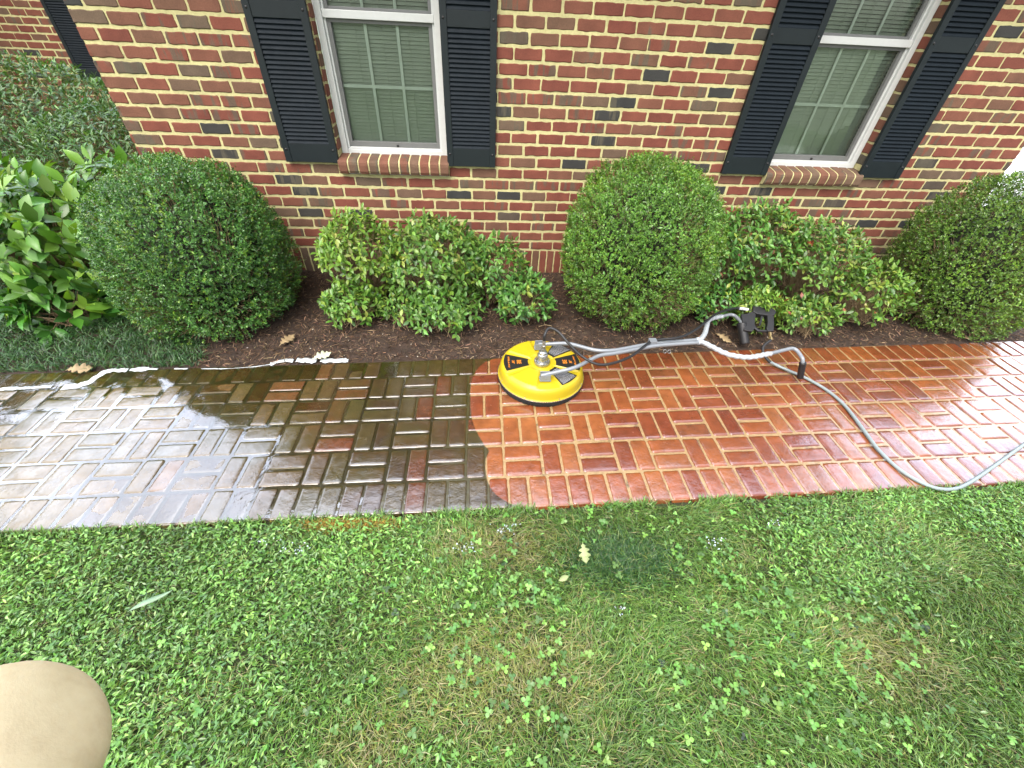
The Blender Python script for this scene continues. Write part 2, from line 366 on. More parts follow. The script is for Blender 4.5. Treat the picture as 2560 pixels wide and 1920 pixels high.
MT = dict(
    brick=wall_brick_mat(), mortar=wall_mortar_mat(), pbrick=path_brick_mat(), pmortar=path_mortar_mat(), water=water_mat(), glass=glass_mat(),
    white=plain('white_vinyl', (.78, .80, .78), .35, noise_amt=.04), screen=plain('grey_screen_frame', (.20, .205, .20), .5, noise_amt=.08),
    muntin=plain('pale_grille', (.80, .84, .80), .5, noise_amt=.05), blind=plain('green_grey_blind', (.46, .49, .43), .6, noise_amt=.1, nscale=4),
    shutter=plain('black_green_shutter', (.013, .020, .023), .5, noise_amt=.15, nscale=12, bmp=.12, bs=260, spec=.3), louver=plain('black_louver', (.014, .021, .028), .6, noise_amt=.15, nscale=12, spec=.12),
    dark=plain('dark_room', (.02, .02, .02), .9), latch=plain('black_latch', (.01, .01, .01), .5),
    soffit=plain('white_soffit', (.30, .27, .24), .6), roof=plain('grey_shingles', (.06, .06, .06), .9, noise_amt=.4, nscale=20),
    soil=ground_mat('soil_under_lawn', [(.3, (.028, .030, .012)), (.7, (.06, .085, .022))], 8, 60),
    lawnfar=ground_mat('far_lawn', [(.3, (.08, .11, .045)), (.7, (.13, .17, .075))], 1.5, 40),
    bed=ground_mat('dark_mulch_bed', [(.3, (.032, .019, .012)), (.7, (.085, .050, .031))], 12, 130, bmp=1),
    leaf=leaf_mat('shrub_leaf', .38, .25), leafgloss=leaf_mat('glossy_leaf', .28, .22), grassm=leaf_mat('grass_blade', .42, .3),
    straw=leaf_mat('mulch_shred', .9, .05, .2),
    twig=plain('tan_twig', (.34, .24, .13), .85, noise_amt=.4, nscale=40),
    petal=plain('pale_petal', (.75, .66, .52), .7),
    yellow=plain('yellow_plastic', (.60, .45, .012), .34, noise_amt=.04, nscale=14, spec=.5),
    alu=plain('grey_painted_tube', (.30, .325, .35), .36, metal=.25, noise_amt=.06, nscale=60),
    steel=plain('bright_steel', (.62, .62, .60), .26, metal=.9, noise_amt=.05, nscale=60),
    rubber=plain('black_rubber', (.012, .012, .013), .48, noise_amt=.2, nscale=60),
    bristle=plain('black_bristle', (.008, .008, .009), .8, bmp=.8, bs=300),
    tape=plain('silver_plastic_wrap', (.50, .54, .57), .34, noise_amt=.1, nscale=50, bmp=.8, bs=70, coat=.3),
    decal=plain('black_decal', (.012, .012, .012), .42, noise_amt=.1), orange=plain('orange_ink', (.95, .30, .02), .5, noise_amt=.02),
    whiteink=plain('white_ink', (.7, .7, .72), .5, noise_amt=.05), ghose=plain('grey_rubber_hose', (.28, .34, .34), .45, noise_amt=.06, nscale=20),
    brass=plain('brass_fitting', (.62, .45, .20), .3, metal=.85), foam=plain('white_foam', (.70, .75, .76), .6, noise_amt=.06, nscale=40, bmp=.9, bs=60),
    tanleaf=plain('tan_dead_leaf', (.36, .26, .13), .7, noise_amt=.25, nscale=30), greenleaf=plain('pale_green_leaf', (.30, .36, .14), .6, noise_amt=.2, nscale=30),
    silverleaf=plain('silver_green_leaf', (.19, .30, .17), .45, noise_amt=.2, nscale=30),
    whiteleaf=plain('bleached_leaf', (.62, .66, .46), .6, noise_amt=.15, nscale=30),
)
def skin_mat():
    m, nt, b = new_mat('skin'); v = coords(nt)
    c = ramp(nt, [(.3, (.30, .225, .115)), (.5, (.385, .30, .165)), (.7, (.44, .35, .20))], noise(nt, 75, 6, .7, v)).outputs[0]
    nt.links.new(c, b.inputs['Base Color']); b.inputs['Roughness'].default_value = .55
    b.inputs['Subsurface Weight'].default_value = .15; b.inputs['Subsurface Radius'].default_value = (.004, .002, .001)
    b.inputs['Subsurface Scale'].default_value = 1
    bump(nt, b, noise(nt, 2500, 3, .6, v), .15, .0003)
    return m
MT['skin'] = skin_mat()

# ------------------------------------------------------------------ ground
def grid_sheet(x0, x1, y0, y1, nx, ny, zf):
    xs = np.linspace(x0, x1, nx); ys = np.linspace(y0, y1, ny)
    X, Y = np.meshgrid(xs, ys, indexing='ij'); Z = zf(X, Y)
    V = np.stack([X, Y, Z], -1).reshape(-1, 3)
    i = np.arange((nx-1)*(ny-1)); a = (i//(ny-1))*ny+i % (ny-1)
    return V, np.stack([a, a+ny, a+ny+1, a+1], 1)
# one wide sheet out to the horizon
V, F = grid_sheet(-150, 150, -150, 150, 61, 61, lambda X, Y: -.075+0*X)
tag(obj('ground', np_mesh('ground', V, F), MT['lawnfar']), kind='structure')

V, F = grid_sheet(5.6, 14, -6, 14, 20, 20, lambda X, Y: -.055+0*X)  # added pale sheet so the gap past the house end shows white
tag(obj('gap_sheet', np_mesh('gap_sheet', V, F), plain('pale_gap_white', (.75, .74, .70), .85, noise_amt=.1, nscale=6, bmp=.3)), kind='structure')
LA = [(-1.289, .046), (-1.467, .041), (-1.664, .037), (-1.864, .034), (-2.083, .027), (-2.296, .026), (-2.483, .0205)]
def line_y(t, x):
    t = np.asarray(t, float); i = np.clip(np.floor(t).astype(int), 0, 5); f = t-i
    A = np.array(LA); a = A[i, 0]*(1-f)+A[i+1, 0]*f; b = A[i, 1]*(1-f)+A[i+1, 1]*f
    return a+b*x
PX0, PX1 = -4.8, 5.2
# lawn soil
def lawn_z(X, Y): return -.030+.02*(fbm(X, Y, 1.3, 5)-.5)+.012*(fbm(X, Y, 6, 8)-.5)
V, F = grid_sheet(-5.2, 5.4, -5.6, -2.40, 180, 60, lawn_z)
tag(obj('lawn_soil', np_mesh('lawn_soil', V, F), MT['soil'], smooth=True), kind='structure')
# planting bed
def bed_z(X, Y): return -.012+.030*(fbm(X, Y, 2.3, 21)-.35)*np.clip((-1.30-Y)/-.25, 0, 1)+.018*(fbm(X, Y, 14, 3)-.5)
V, F = grid_sheet(-5.2, 5.4, -1.62, 4.0, 300, 150, bed_z)
tag(obj('planting_bed', np_mesh('planting_bed', V, F), MT['bed'], smooth=True), kind='structure')

# ------------------------------------------------------------------ brick path
def build_path():
    r = np.random.RandomState(3)
    Vs, Fs, At, Mi = [], [], [], []; base = 0
    nu, nv = 13, 9
    su = np.linspace(0, 1, nu); sv = np.linspace(0, 1, nv)
    su = np.sort(np.concatenate([[0, .03, .08], np.linspace(.16, .84, nu-6), [.92, .97, 1]])); sv = np.sort(np.concatenate([[0, .06, .14], np.linspace(.26, .74, nv-6), [.86, .94, 1]]))
    U, Wv = np.meshgrid(su, sv, indexing='ij')
    i = np.arange((nu-1)*(nv-1)); a = (i//(nv-1))*nv+i % (nv-1)
    top = np.stack([a, a+nv, a+nv+1, a+1], 1)
    ring = [k*nv for k in range(nu)]+[(nu-1)*nv+k for k in range(1, nv)]+[k*nv+nv-1 for k in range(nu-2, -1, -1)]+[k for k in range(nv-2, 0, -1)]
    ring = np.array(ring); nr = len(ring)
    def brick(s0, s1, t0, t1):
        nonlocal base
        long_s = (s1-s0) > (t1-t0)*.9
        g = .026 if s0 > -1 else .020
        s0 += g+r.uniform(-.006, .010); s1 -= g+r.uniform(-.006, .010); t0 += g+r.uniform(-.006, .010); t1 -= g+r.uniform(-.006, .010)
        if not long_s: uu, vv = Wv, U
        else: uu, vv = U, Wv
        S = s0+(s1-s0)*uu; T = t0+(t1-t0)*vv
        # rounded corners & ragged outline
        ex = np.abs(uu-.5)*2; ey = np.abs(vv-.5)*2
        cr = np.clip(ex-.86, 0, 1)*np.clip(ey-.86, 0, 1)*3.0
        S = S+(.5*(s0+s1)-S)*cr; T = T+(.5*(t0+t1)-T)*cr
        x = -.12+.2032*S
        y = line_y(np.clip(T, 0, 5.999), x)
        edge = (ex > .99) | (ey > .99)
        x = x+np.where(edge, r.uniform(-.0013, .0013, x.shape), 0); y = y+np.where(edge, r.uniform(-.0013, .0013, x.shape), 0)
        dx = np.minimum(uu, 1-uu)*abs(s1-s0)*.2; dy = np.minimum(vv, 1-vv)*abs(t1-t0)*.2
        dd = np.minimum(dx, dy)
        xm = x.mean(); tm = (t0+t1)/2
        z0 = r.normal(0, .0012); tx, ty = r.normal(0, .0075, 2)
        if xm < -.6:
            z0 += -.0018*min(1, (-.6-xm)/1.0)+r.normal(0, .0008)
            if tm < 1: z0 -= .003
        z = z0+tx*(x-xm)+ty*(y-y.mean())-.0055*np.exp(-dd/.0035)+.0022*(fbm(x, y, 22, int(r.randint(1000)))-.5)
        P = np.stack([x, y, z], -1).reshape(-1, 3)
        # skirt
        sk = P[ring].copy(); sk[:, 2] = -.05
        Vs.append(P); Vs.append(sk)
        fl = top if long_s else top[:, ::-1]
        Fs.append(fl+base)
        n0 = base+ring; n1 = base+nu*nv+np.arange(nr)
        q = np.stack([n0, n1, np.roll(n1, -1), np.roll(n0, -1)], 1)
        Fs.append(q if long_s else q[:, ::-1])
        At.append(np.tile(r.rand(3), (nu*nv+nr, 1)))
        base += nu*nv+nr
    c0, c1 = int((PX0+.12)/.2032), int((PX1+.12)/.2032)
    for c in range(c0, c1):
        for b in (0, 5):
            off = -.33 if b == 0 else .07
            for h in (0, .5): brick(c+h+off, c+h+.5+off, b, b+1)
        for b in range(1, 5):
            if (b+c) % 2 == 0:
                brick(c, c+1, b, b+.5); brick(c, c+1, b+.5, b+1)
            else:
                brick(c, c+.5, b, b+1); brick(c+.5, c+1, b, b+1)
    nb = sum(len(f) for f in Fs)
    # mortar bed: ridged sheet a few mm under the brick tops
    nx, nt_ = 900, 120
    X = np.linspace(PX0, PX1, nx)[:, None]+np.zeros((1, nt_)); T = np.linspace(.03, 5.97, nt_)[None, :]+np.zeros((nx, 1))
    Y = line_y(T, X); Z = -.0052+.0022*(fbm(X, Y, 30, 44)-.5)-.0015*np.clip((-.4-X)/1, 0, 1)
    Vs.append(np.stack([X, Y, Z], -1).reshape(-1, 3)); At.append(np.zeros((nx*nt_, 3)))
    i = np.arange((nx-1)*(nt_-1)); a = (i//(nt_-1))*nt_+i % (nt_-1)
    mf = np.stack([a+1, a+nt_+1, a+nt_, a], 1)+base
    # correct winding: make normals point up
    Fs.append(mf)
    me = np_mesh('brick_path', np.concatenate(Vs), [np.concatenate(Fs)], {'rnd': np.concatenate(At)}, [0]*nb+[1]*len(mf))
    return me
tag(obj('path', build_path(), [MT['pbrick'], MT['pmortar']], smooth=True), 'wet red brick garden path in a basket weave, half dirty and half washed clean', kind='structure')
# standing water on the unwashed part
def wedge_water():
    nx, ny = 300, 50
    X = np.linspace(PX0, -.45, nx)[:, None]+np.zeros((1, ny)); T = np.linspace(.05, 5.93, ny)[None, :]+np.zeros((nx, 1))
    Y = line_y(T, X)
    depth = -.0037-.0027*np.clip((X+1.45)/.9, 0, 1)+.0060*(fbm(X, Y, 2.6, 71)-.5)
    depth += .0028*np.clip(1-np.abs(T-.5)/.6, 0, 1)*np.clip((-.9-X)/.4, 0, 1)
    V = np.stack([X, Y, depth], -1).reshape(-1, 3)
    i = np.arange((nx-1)*(ny-1)); a = (i//(ny-1))*ny+i % (ny-1)
    return np_mesh('water_film', V, np.stack([a+1, a+ny+1, a+ny, a], 1))
tag(obj('water', wedge_water(), MT['water'], smooth=True), kind='structure')
def foam():
    pts = smooth_path([(-3.6, -1.60, 0), (-3.081, -1.580, 0), (-2.869, -1.569, 0), (-2.652, -1.550, 0), (-2.610, -1.472, 0), (-2.56, -1.415, 0), (-2.268, -1.400, 0), (-1.868, -1.402, 0), (-1.632, -1.366, 0), (-1.573, -1.325, 0), (-1.367, -1.320, 0), (-1.067, -1.318, 0)], 26)
    r = np.random.RandomState(5); V = []; F = []; n = len(pts)
    ws = []
    for i, p in enumerate(pts):
        t = (pts[min(i+1, n-1)]-pts[max(i-1, 0)]).normalized(); nn = Vector((-t.y, t.x, 0))
        u = i/(n-1)
        w = .004+.022*max(0, fbm(p.x, 0.3, 12, 2)-.25)+(.016 if -2.75 < p.x < -2.35 else 0)+(.014 if p.x > -1.62 else 0)
        if -2.25 < p.x < -1.65: w *= .45
        w *= min(1, (1-u)*25+.1)
        wa = w*(.1+1.6*fbm(p.x, 1.7, 34, 3)); wb = w*(.1+1.6*fbm(p.x, 5.7, 46, 4))
        for k, q in enumerate((-wa, -wa*.55, 0, wb*.55, wb)):
            V.append(tuple(p+nn*q+Vector((0, 0, (.0002, .0010, .0014, .0010, .0002)[k]*(.4+1.2*r.rand())))))
    for i in range(n-1):
        px_ = pts[i].x
        if fbm(px_, 3.1, 13, 8) < (.50 if -2.35 < px_ < -1.62 else .36): continue
        for k in range(4): F.append((i*5+k, (i+1)*5+k, (i+1)*5+k+1, i*5+k+1))
    me = bpy.data.meshes.new('foam'); me.from_pydata(V, [], F); me.update()
    o = obj('foam', me, MT['foam'], smooth=True)
    so = o.modifiers.new('s', 'SOLIDIFY'); so.thickness = .001
    return o
tag(foam(), 'ragged streak of white foam along the bed side of the dirty path', 'foam')

# ------------------------------------------------------------------ the house
CZ = .0834149; BX = .2032
def z_of(r): return 1.8002-r*CZ
WALL_X0, WALL_X1 = -2.752, 4.215
class Wall:
    """bricks as real raised blocks on a mortar plane. plane: origin, dir(u), normal(out)"""
    def __init__(s, seed=0): s.V = []; s.F = []; s.A = []; s.M = []; s.b = 0; s.r = np.random.RandomState(seed)
    def quad_block(s, x0, x1, z0, z1, fr, d0=-.02, d1=0.0):
        r = s.r
        if x1-x0 < .012 or z1-z0 < .01: return
        n = max(2, int((x1-x0)/.016)); m = max(2, int((z1-z0)/.016)); j = .0024
        cr = min(.005, (x1-x0)*.2)
        xs = np.linspace(x0+cr, x1-cr, n); zs = np.linspace(z0+cr, z1-cr, m)
        ph = r.uniform(0, 6, 4); am = r.uniform(.0004, .0024, 4)
        out = [(x, z0+am[0]*math.sin(ph[0]+x*60)+r.uniform(-j, j)*.5) for x in xs]+[(x1+am[1]*math.sin(ph[1]+z*80)+r.uniform(-j, j)*.4, z) for z in zs]
        out += [(x, z1+am[2]*math.sin(ph[2]+x*60)+r.uniform(-j, j)*.5) for x in xs[::-1]]+[(x0+am[3]*math.sin(ph[3]+z*80)+r.uniform(-j, j)*.4, z) for z in zs[::-1]]
        out = np.array(out); c = out.mean(0); k = len(out)
        dd = d1+r.normal(0, .0010)
        inner = c+(out-c)*np.array([1-.0045/((x1-x0)/2), 1-.0045/((z1-z0)/2)])
        L = [(x, z, d0) for x, z in out]+[(x, z, dd-.003) for x, z in out]+[(x, z, dd) for x, z in inner]
        s.V.append(fr(np.array(L)))
        b = s.b; i = np.arange(k); ii = np.roll(i, -1)
        for lv in (0, 1): s.F += [(b+lv*k+a, b+lv*k+e, b+(lv+1)*k+e, b+(lv+1)*k+a) for a, e in zip(i, ii)]
        s.F.append(tuple(b+2*k+i)); s.M += [0]*(2*k+1)
        s.A.append(np.tile(r.rand(3), (3*k, 1))); s.b += 3*k
    def sheet(s, x0, x1, z0, z1, fr, d=-.006, step=.05):
        nx = max(2, int((x1-x0)/step)); nz = max(2, int((z1-z0)/step))
        V, F = grid_sheet(x0, x1, z0, z1, nx, nz, lambda X, Z: d+0*X)
        s.V.append(fr(V)); s.F += [tuple(q) for q in F+s.b]; s.M += [1]*len(F); s.A.append(np.zeros((len(V), 3))); s.b += len(V)
    def courses(s, x0, x1, r0, r1, fr, holes=(), phase=0, g=.0072, gz=.0098, x_first=None):
        for k in range(r0, r1):
            zt = z_of(k)-gz; zb = z_of(k+1)+gz
            off = 0 if (k % 2 == 0) else .5
            i0 = int(math.floor(x0/BX))-1; i1 = int(math.ceil(x1/BX))+1
            segs = [(x0, x1)]
            zc = (zt+zb)/2
            for hx0, hx1, hz0, hz1 in holes:
                if hz0 < zc < hz1:
                    ns = []
                    for a, b in segs:
                        if hx1 <= a or hx0 >= b: ns.append((a, b)); continue
                        if hx0 > a: ns.append((a, hx0))
                        if hx1 < b: ns.append((hx1, b))
                    segs = ns
            for i in range(i0, i1):
                jt = s.r.normal(0, .0022); jt2 = s.r.normal(0, .0022)
                a0 = (i+off+phase)*BX; b0 = a0+BX
                for a, b in segs:
                    l = max(a0+g+jt, a+(g if a != x0 and False else 0)); rr = min(b0-g+jt2, b)
                    if rr-l > .02:
                        if abs(l-a) < 1e-6 and a == x0 and rr-l < .06: pass
                        dz = s.r.normal(0, .0010, 2)
                        s.quad_block(l, rr, zb+dz[0], zt+dz[1], fr)
    def build(s, name, parent, mats=None):
        V = np.concatenate(s.V); me = bpy.data.meshes.new(name)
        me.from_pydata(V.tolist(), [], s.F); me.update()
        at = me.attributes.new('rnd', 'FLOAT_COLOR', 'POINT'); A = np.concatenate(s.A); A = np.concatenate([A, np.ones((len(A), 1))], 1)
        at.data.foreach_set('color', A.astype(np.float32).ravel())
        me.polygons.foreach_set('material_index', s.M)
        o = obj(name, me, mats or [MT['brick'], MT['mortar']], parent); me.update(); return o
def fr_front(y):   # wall facing -y
    return lambda L: np.stack([L[:, 0], y-L[:, 2], L[:, 1]], 1)

house = tag(empty('brick_house', (0, 0, 0)), 'red brick house with cream mortar, white windows and black louvered shutters', 'house')
WINS = [(-1.300, -.487), (2.106, 2.925)]
WZ0, WZ1 = .926, 2.62
SB = .8115
holes = [(a-.012, b+.012, SB, WZ1) for a, b in WINS]
w = Wall(11)
w.courses(WALL_X0, WALL_X1, -14, 19, fr_front(0), holes)
# soldier course at the foot
x = WALL_X0
while x < WALL_X1-.02:
    w.quad_block(x+.005, min(x+.0677, WALL_X1)-.005, -.02, z_of(19)-.007, fr_front(0)); x += .0677
# mortar plane around the holes
xs = [WALL_X0+.004, WINS[0][0]-.002, WINS[0][1]+.002, WINS[1][0]-.002, WINS[1][1]+.002, WALL_X1-.004]
for i in (0, 2, 4): w.sheet(xs[i], xs[i+1], -.05, 2.98, fr_front(0), d=-.0045)
for i in (1, 3):
    w.sheet(xs[i], xs[i+1], -.05, SB, fr_front(0), d=-.0045); w.sheet(xs[i], xs[i+1], WZ1, 2.98, fr_front(0), d=-.0045)
# reveals (left face looks +x, right face looks -x)
for a, b in WINS:
    def frL(L, a=a): return np.stack([a+L[:, 2], -L[:, 0], L[:, 1]], 1)
    def frR(L, b=b): return np.stack([b-L[:, 2], -L[:, 0], L[:, 1]], 1)
    for k in range(-10, 11):
        zt, zb = z_of(k)-.0075, z_of(k+1)+.0075
        if zb < WZ0-.02 and k > 9: continue
        for fn in (frL, frR): w.quad_block(-.105, -.004, zb, zt, fn)
    for fn in (frL, frR): w.sheet(-.11, -.001, WZ0-.12, WZ1, fn, d=-.004)
# left end of the house: side wall running back
def frS(L): return np.stack([WALL_X0-L[:, 2]*-1*-1, L[:, 0], L[:, 1]], 1)
def frSide(L): return np.stack([WALL_X0-L[:, 2], L[:, 0], L[:, 1]], 1)
def frSideR(L): return np.stack([WALL_X1+L[:, 2], L[:, 0], L[:, 1]], 1)
w.courses(.0, 4.0, -14, 22, frSide, phase=.25); w.sheet(.003, 4.0, -.05, 2.98, frSide, d=-.0045)
w.courses(.0, 4.0, -14, 22, frSideR, phase=.25); w.sheet(.003, 4.0, -.05, 2.98, frSideR, d=-.0045)
w.build('wall', house)
# wing set back on the left
w2 = Wall(12)
w2.courses(-12.0, WALL_X0, -14, 22, fr_front(4.0), [(-5.36, -4.55, WZ0-.13, WZ1)])
w2.sheet(-12, -5.362, -.05, 2.98, fr_front(4.0), d=-.0045); w2.sheet(-4.548, WALL_X0, -.05, 2.98, fr_front(4.0), d=-.0045)
w2.sheet(-5.362, -4.548, -.05, WZ0-.13, fr_front(4.0), d=-.0045); w2.sheet(-5.362, -4.548, WZ1, 2.98, fr_front(4.0), d=-.0045)
w2.build('wing_wall', house)

def make_window(x0, x1, y0, slats=True):
    """y0 = wall face; frame sits .10 behind it"""
    yf = y0+.095; z0, z1 = WZ0, WZ1; zm = 1.752
    f = MB()
    fw = .046
    for a, b, c, d in ((x0+.003, x0+fw, z0, z1), (x1-fw, x1-.003, z0, z1)): f.box((a, yf, c), (b, yf+.08, d))
    f.box((x0+fw, yf+.002, z0), (x1-fw, yf+.08, z0+.040)); f.box((x0+fw, yf+.002, z1-.045), (x1-fw, yf+.08, z1))
    # stepped inner stop
    for a, b in ((x0+fw, x0+fw+.014), (x1-fw-.014, x1-fw)): f.box((a, yf+.022, z0+.040), (b, yf+.078, z1-.045))
    f.box((x0+fw+.014, yf+.020, z0+.040), (x1-fw-.014, yf+.078, z0+.052))
    # meeting rail
    f.box((x0+fw+.001, yf+.006, zm-.024), (x1-fw-.001, yf+.076, zm+.020))
    win = f.build('window', MT['white'], house, bevel=.003)
    s = MB(); a, b = x0+fw+.014, x1-fw-.014
    s.box((a, yf+.030, z0+.052), (b, yf+.055, z0+.088)); s.box((a, yf+.030, z0+.088), (a+.026, yf+.055, zm-.045)); s.box((b-.026, yf+.030, z0+.088), (b, yf+.055, zm-.045))
    s.box((a, yf+.030, zm-.045), (b, yf+.055, zm-.025))
    s.box((a, yf+.040, zm+.021), (a+.022, yf+.062, z1-.046)); s.box((b-.022, yf+.040, zm+.021), (b, yf+.062, z1-.046)); s.box((a+.022, yf+.040, zm+.021), (b-.022, yf+.062, zm+.036))
    s.build('sash', MT['screen'], win, bevel=.0015)
    g = MB(); gx0, gx1 = a+.026, b-.026
    for (zz0, zz1) in ((z0+.088, zm-.045), (zm+.036, z1-.046)):
        for k in (1, 2):
            xc = gx0+(gx1-gx0)*k/3; g.box((xc-.0095, yf+.062, zz0), (xc+.0095, yf+.068, zz1))
        zc = (zz0+zz1)/2; g.box((gx0, yf+.0615, zc-.0095), (gx1, yf+.0675, zc+.0095))
    g.build('grille', MT['muntin'], win)
    p = MB(); p.box((gx0-.01, yf+.056, z0+.06), (gx1+.01, yf+.058, z1-.05)); p.build('pane', MT['glass'], win)
    bl = MB(); z = z0+.06
    while z < z1-.03:
        rot = Matrix.Rotation(R(62), 3, 'X'); bl.box((gx0-.02, yf+.075, z-.0008), (gx1+.02, yf+.098, z+.0008), rot, ((gx0+gx1)/2, yf+.0865, z)); z += .0225
    for fx in (.22, .5, .78): xc = gx0+(gx1-gx0)*fx; bl.box((xc-.0012, yf+.072, z0+.05), (xc+.0012, yf+.074, z1-.03))
    bl.build('blind', MT['blind'], win)
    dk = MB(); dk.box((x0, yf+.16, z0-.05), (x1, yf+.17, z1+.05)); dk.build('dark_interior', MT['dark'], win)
    lt = MB(); xm = (a+b)/2+.02; lt.box((xm-.009, yf+.024, z0+.054), (xm+.009, yf+.030, z0+.072)); lt.build('latch', MT['latch'], win, bevel=.002)
    # rowlock sill of bricks on edge, sloping outward with rounded nose
    sl = Wall(int(x0*100) % 97+3); n = 11; p = (x1-x0+.03)/n; xs0 = x0-.015
    prof = [(.095, .012), (.02, .004), (-.024, -.004), (-.040, -.010), (-.050, -.022), (-.053, -.040), (-.050, -.082), (-.040, -.102), (.0, -.111), (.095, -.111)]
    V = []; F = []; A = []; Mi = []
    r = np.random.RandomState(int(abs(x0)*50))
    for k in range(n):
        xa, xb = xs0+k*p+.0055, xs0+(k+1)*p-.0055; b0 = len(V); dz, dy = r.normal(0, .0012), r.normal(0, .0012)
        for (xx, ins) in ((xa, .0035), (xa+.004, 0), (xb-.004, 0), (xb, .0035)):
            for (yy, zz) in prof:
                cy, cz = .02, -.055
                V.append((xx+r.normal(0, .0003), y0+yy+(cy-yy)*ins*12+dy, WZ0+zz+(cz-zz)*ins*12+dz))
        m = len(prof)
        for q in range(3):
            for e in range(m): F.append((b0+q*m+e, b0+(q+1)*m+e, b0+(q+1)*m+(e+1) % m, b0+q*m+(e+1) % m)); Mi.append(0)
        F.append(tuple(b0+e for e in range(m))); F.append(tuple(b0+3*m+e for e in range(m))[::-1]); Mi += [0, 0]
        rv = (r.uniform(.76, .89), r.rand(), 0) if r.rand() < .8 else (r.uniform(.6, .75), r.rand(), 0)
        A += [rv]*(4*m)
    b0 = len(V)
    for xx in (xs0+.004, xs0+n*p-.004):
        for (yy, zz) in prof: V.append((xx, y0+yy+(.02-yy)*.09, WZ0+zz+(-.055-zz)*.07)); A.append((0, 0, 0))
    m = len(prof)
    for e in range(m): F.append((b0+e, b0+m+e, b0+m+(e+1) % m, b0+(e+1) % m)); Mi.append(1)
    F.append(tuple(b0+e for e in range(m))); F.append(tuple(b0+m+e for e in range(m))[::-1]); Mi += [1, 1]
    me = bpy.data.meshes.new('sill'); me.from_pydata(V, [], F); me.update()
    at = me.attributes.new('rnd', 'FLOAT_COLOR', 'POINT'); A = np.array(A); at.data.foreach_set('color', np.concatenate([A, np.ones((len(A), 1))], 1).astype(np.float32).ravel())
    me.polygons.foreach_set('material_index', Mi)
    obj('sill', me, [MT['brick'], MT['mortar']], win)
    return win
def make_shutter(x0, x1, y0, label, zoff=0):
    zb, zt = .893+zoff, 2.64; ya, yb = y0-.034, y0-.006
    s = MB(); st = .045
    s.box((x0, ya, zb), (x0+st, yb, zt)); s.box((x1-st, ya, zb), (x1, yb, zt))
    s.box((x0+st, ya+.004, zb+.001), (x1-st, yb, zb+.125)); s.box((x0+st, ya+.004, 1.715+zoff), (x1-st, yb, 1.80+zoff)); s.box((x0+st, ya+.004, zt-.07), (x1-st, yb, zt-.001))
    s.box((x0+st, yb-.008, zb+.1), (x1-st, yb-.004, zt-.06))
    o = s.build('shutter', MT['shutter'], house, bevel=.003)
    o['label'] = label
    L = MB()
    for (za, zc) in ((zb+.125, 1.715+zoff), (1.80+zoff, zt-.07)):
        n = int(round((zc-za)/.0262)); h = (zc-za)/n
        for k in range(n):
            z = za+(k+.5)*h; rot = Matrix.Rotation(R(60), 3, 'X'); yc = (ya+yb)/2-.001
            L.box((x0+st-.002, yc-.0165, z-.0025), (x1-st+.002, yc+.0165, z+.0025), rot, ((x0+x1)/2, yc, z))
    L.build('louvers', MT['louver'], o, bevel=.001, seg=1)
    for xx in (x0+st/2, x1-st/2):
        for zz in (zb+.085, 1.76+zoff):
            c = MB(); c.lathe([(0, .0042), (.005, .0035), (.008, .001), (.009, 0)], (0, 0, 0), 10)
            k = 4*10
            for q in range(len(c.V)-k, len(c.V)):
                vx, vy, vz = c.V[q]; c.V[q] = (xx+vx, ya-vz, zz+vy)
            c.build('screw', MT['rubber'], o, smooth=True)
    return o
for i, (a, b) in enumerate(WINS): 
    wv = make_window(a, b, 0)
make_window(-5.36, -4.55, 4.0)
make_shutter(-1.690, -1.306, 0, None)
make_shutter(-.485, -.117, 0, None)
make_shutter(1.718, 2.096, 0, None)
make_shutter(2.900, 3.262, 0, None)
make_shutter(-5.82, -5.37, 4.0, None)
# eave, gutter and roof
e = MB(); e.box((WALL_X0-.35, -.45, 2.84), (WALL_X1+.35, .0, 2.86)); e.box((-12.3, 3.55, 2.84), (WALL_X0-.36, 4.0, 2.86))
e.box((WALL_X0-.35, .001, 2.84), (WALL_X0-.001, 3.549, 2.86)); e.box((WALL_X1+.001, .001, 2.84), (WALL_X1+.35, 4, 2.86))
e.build('soffit', MT['soffit'], house)
g = MB(); g.box((WALL_X0-.38, -.57, 2.82), (WALL_X1+.38, -.455, 2.94)); g.box((-12.3, 3.43, 2.82), (WALL_X0-.39, 3.545, 2.94)); g.build('gutter', MT['white'], house, bevel=.01)
rf = MB()
def roofslab(x0, x1, y0, z0, y1, z1):
    rf.add([(x0, y0, z0), (x1, y0, z0), (x1, y1, z1), (x0, y1, z1), (x0, y0, z0+.05), (x1, y0, z0+.05), (x1, y1, z1+.05), (x0, y1, z1+.05)], [(0,3,2,1),(4,5,6,7),(0,1,5,4),(1,2,6,5),(2,3,7,6),(3,0,4,7)])
roofslab(WALL_X0-.37, WALL_X1+.37, -.46, 2.90, 5.0, 5.1); roofslab(-12.3, WALL_X0-.38, 3.54, 2.90, 8.0, 4.7)
rf.build('roof', MT['roof'], house)

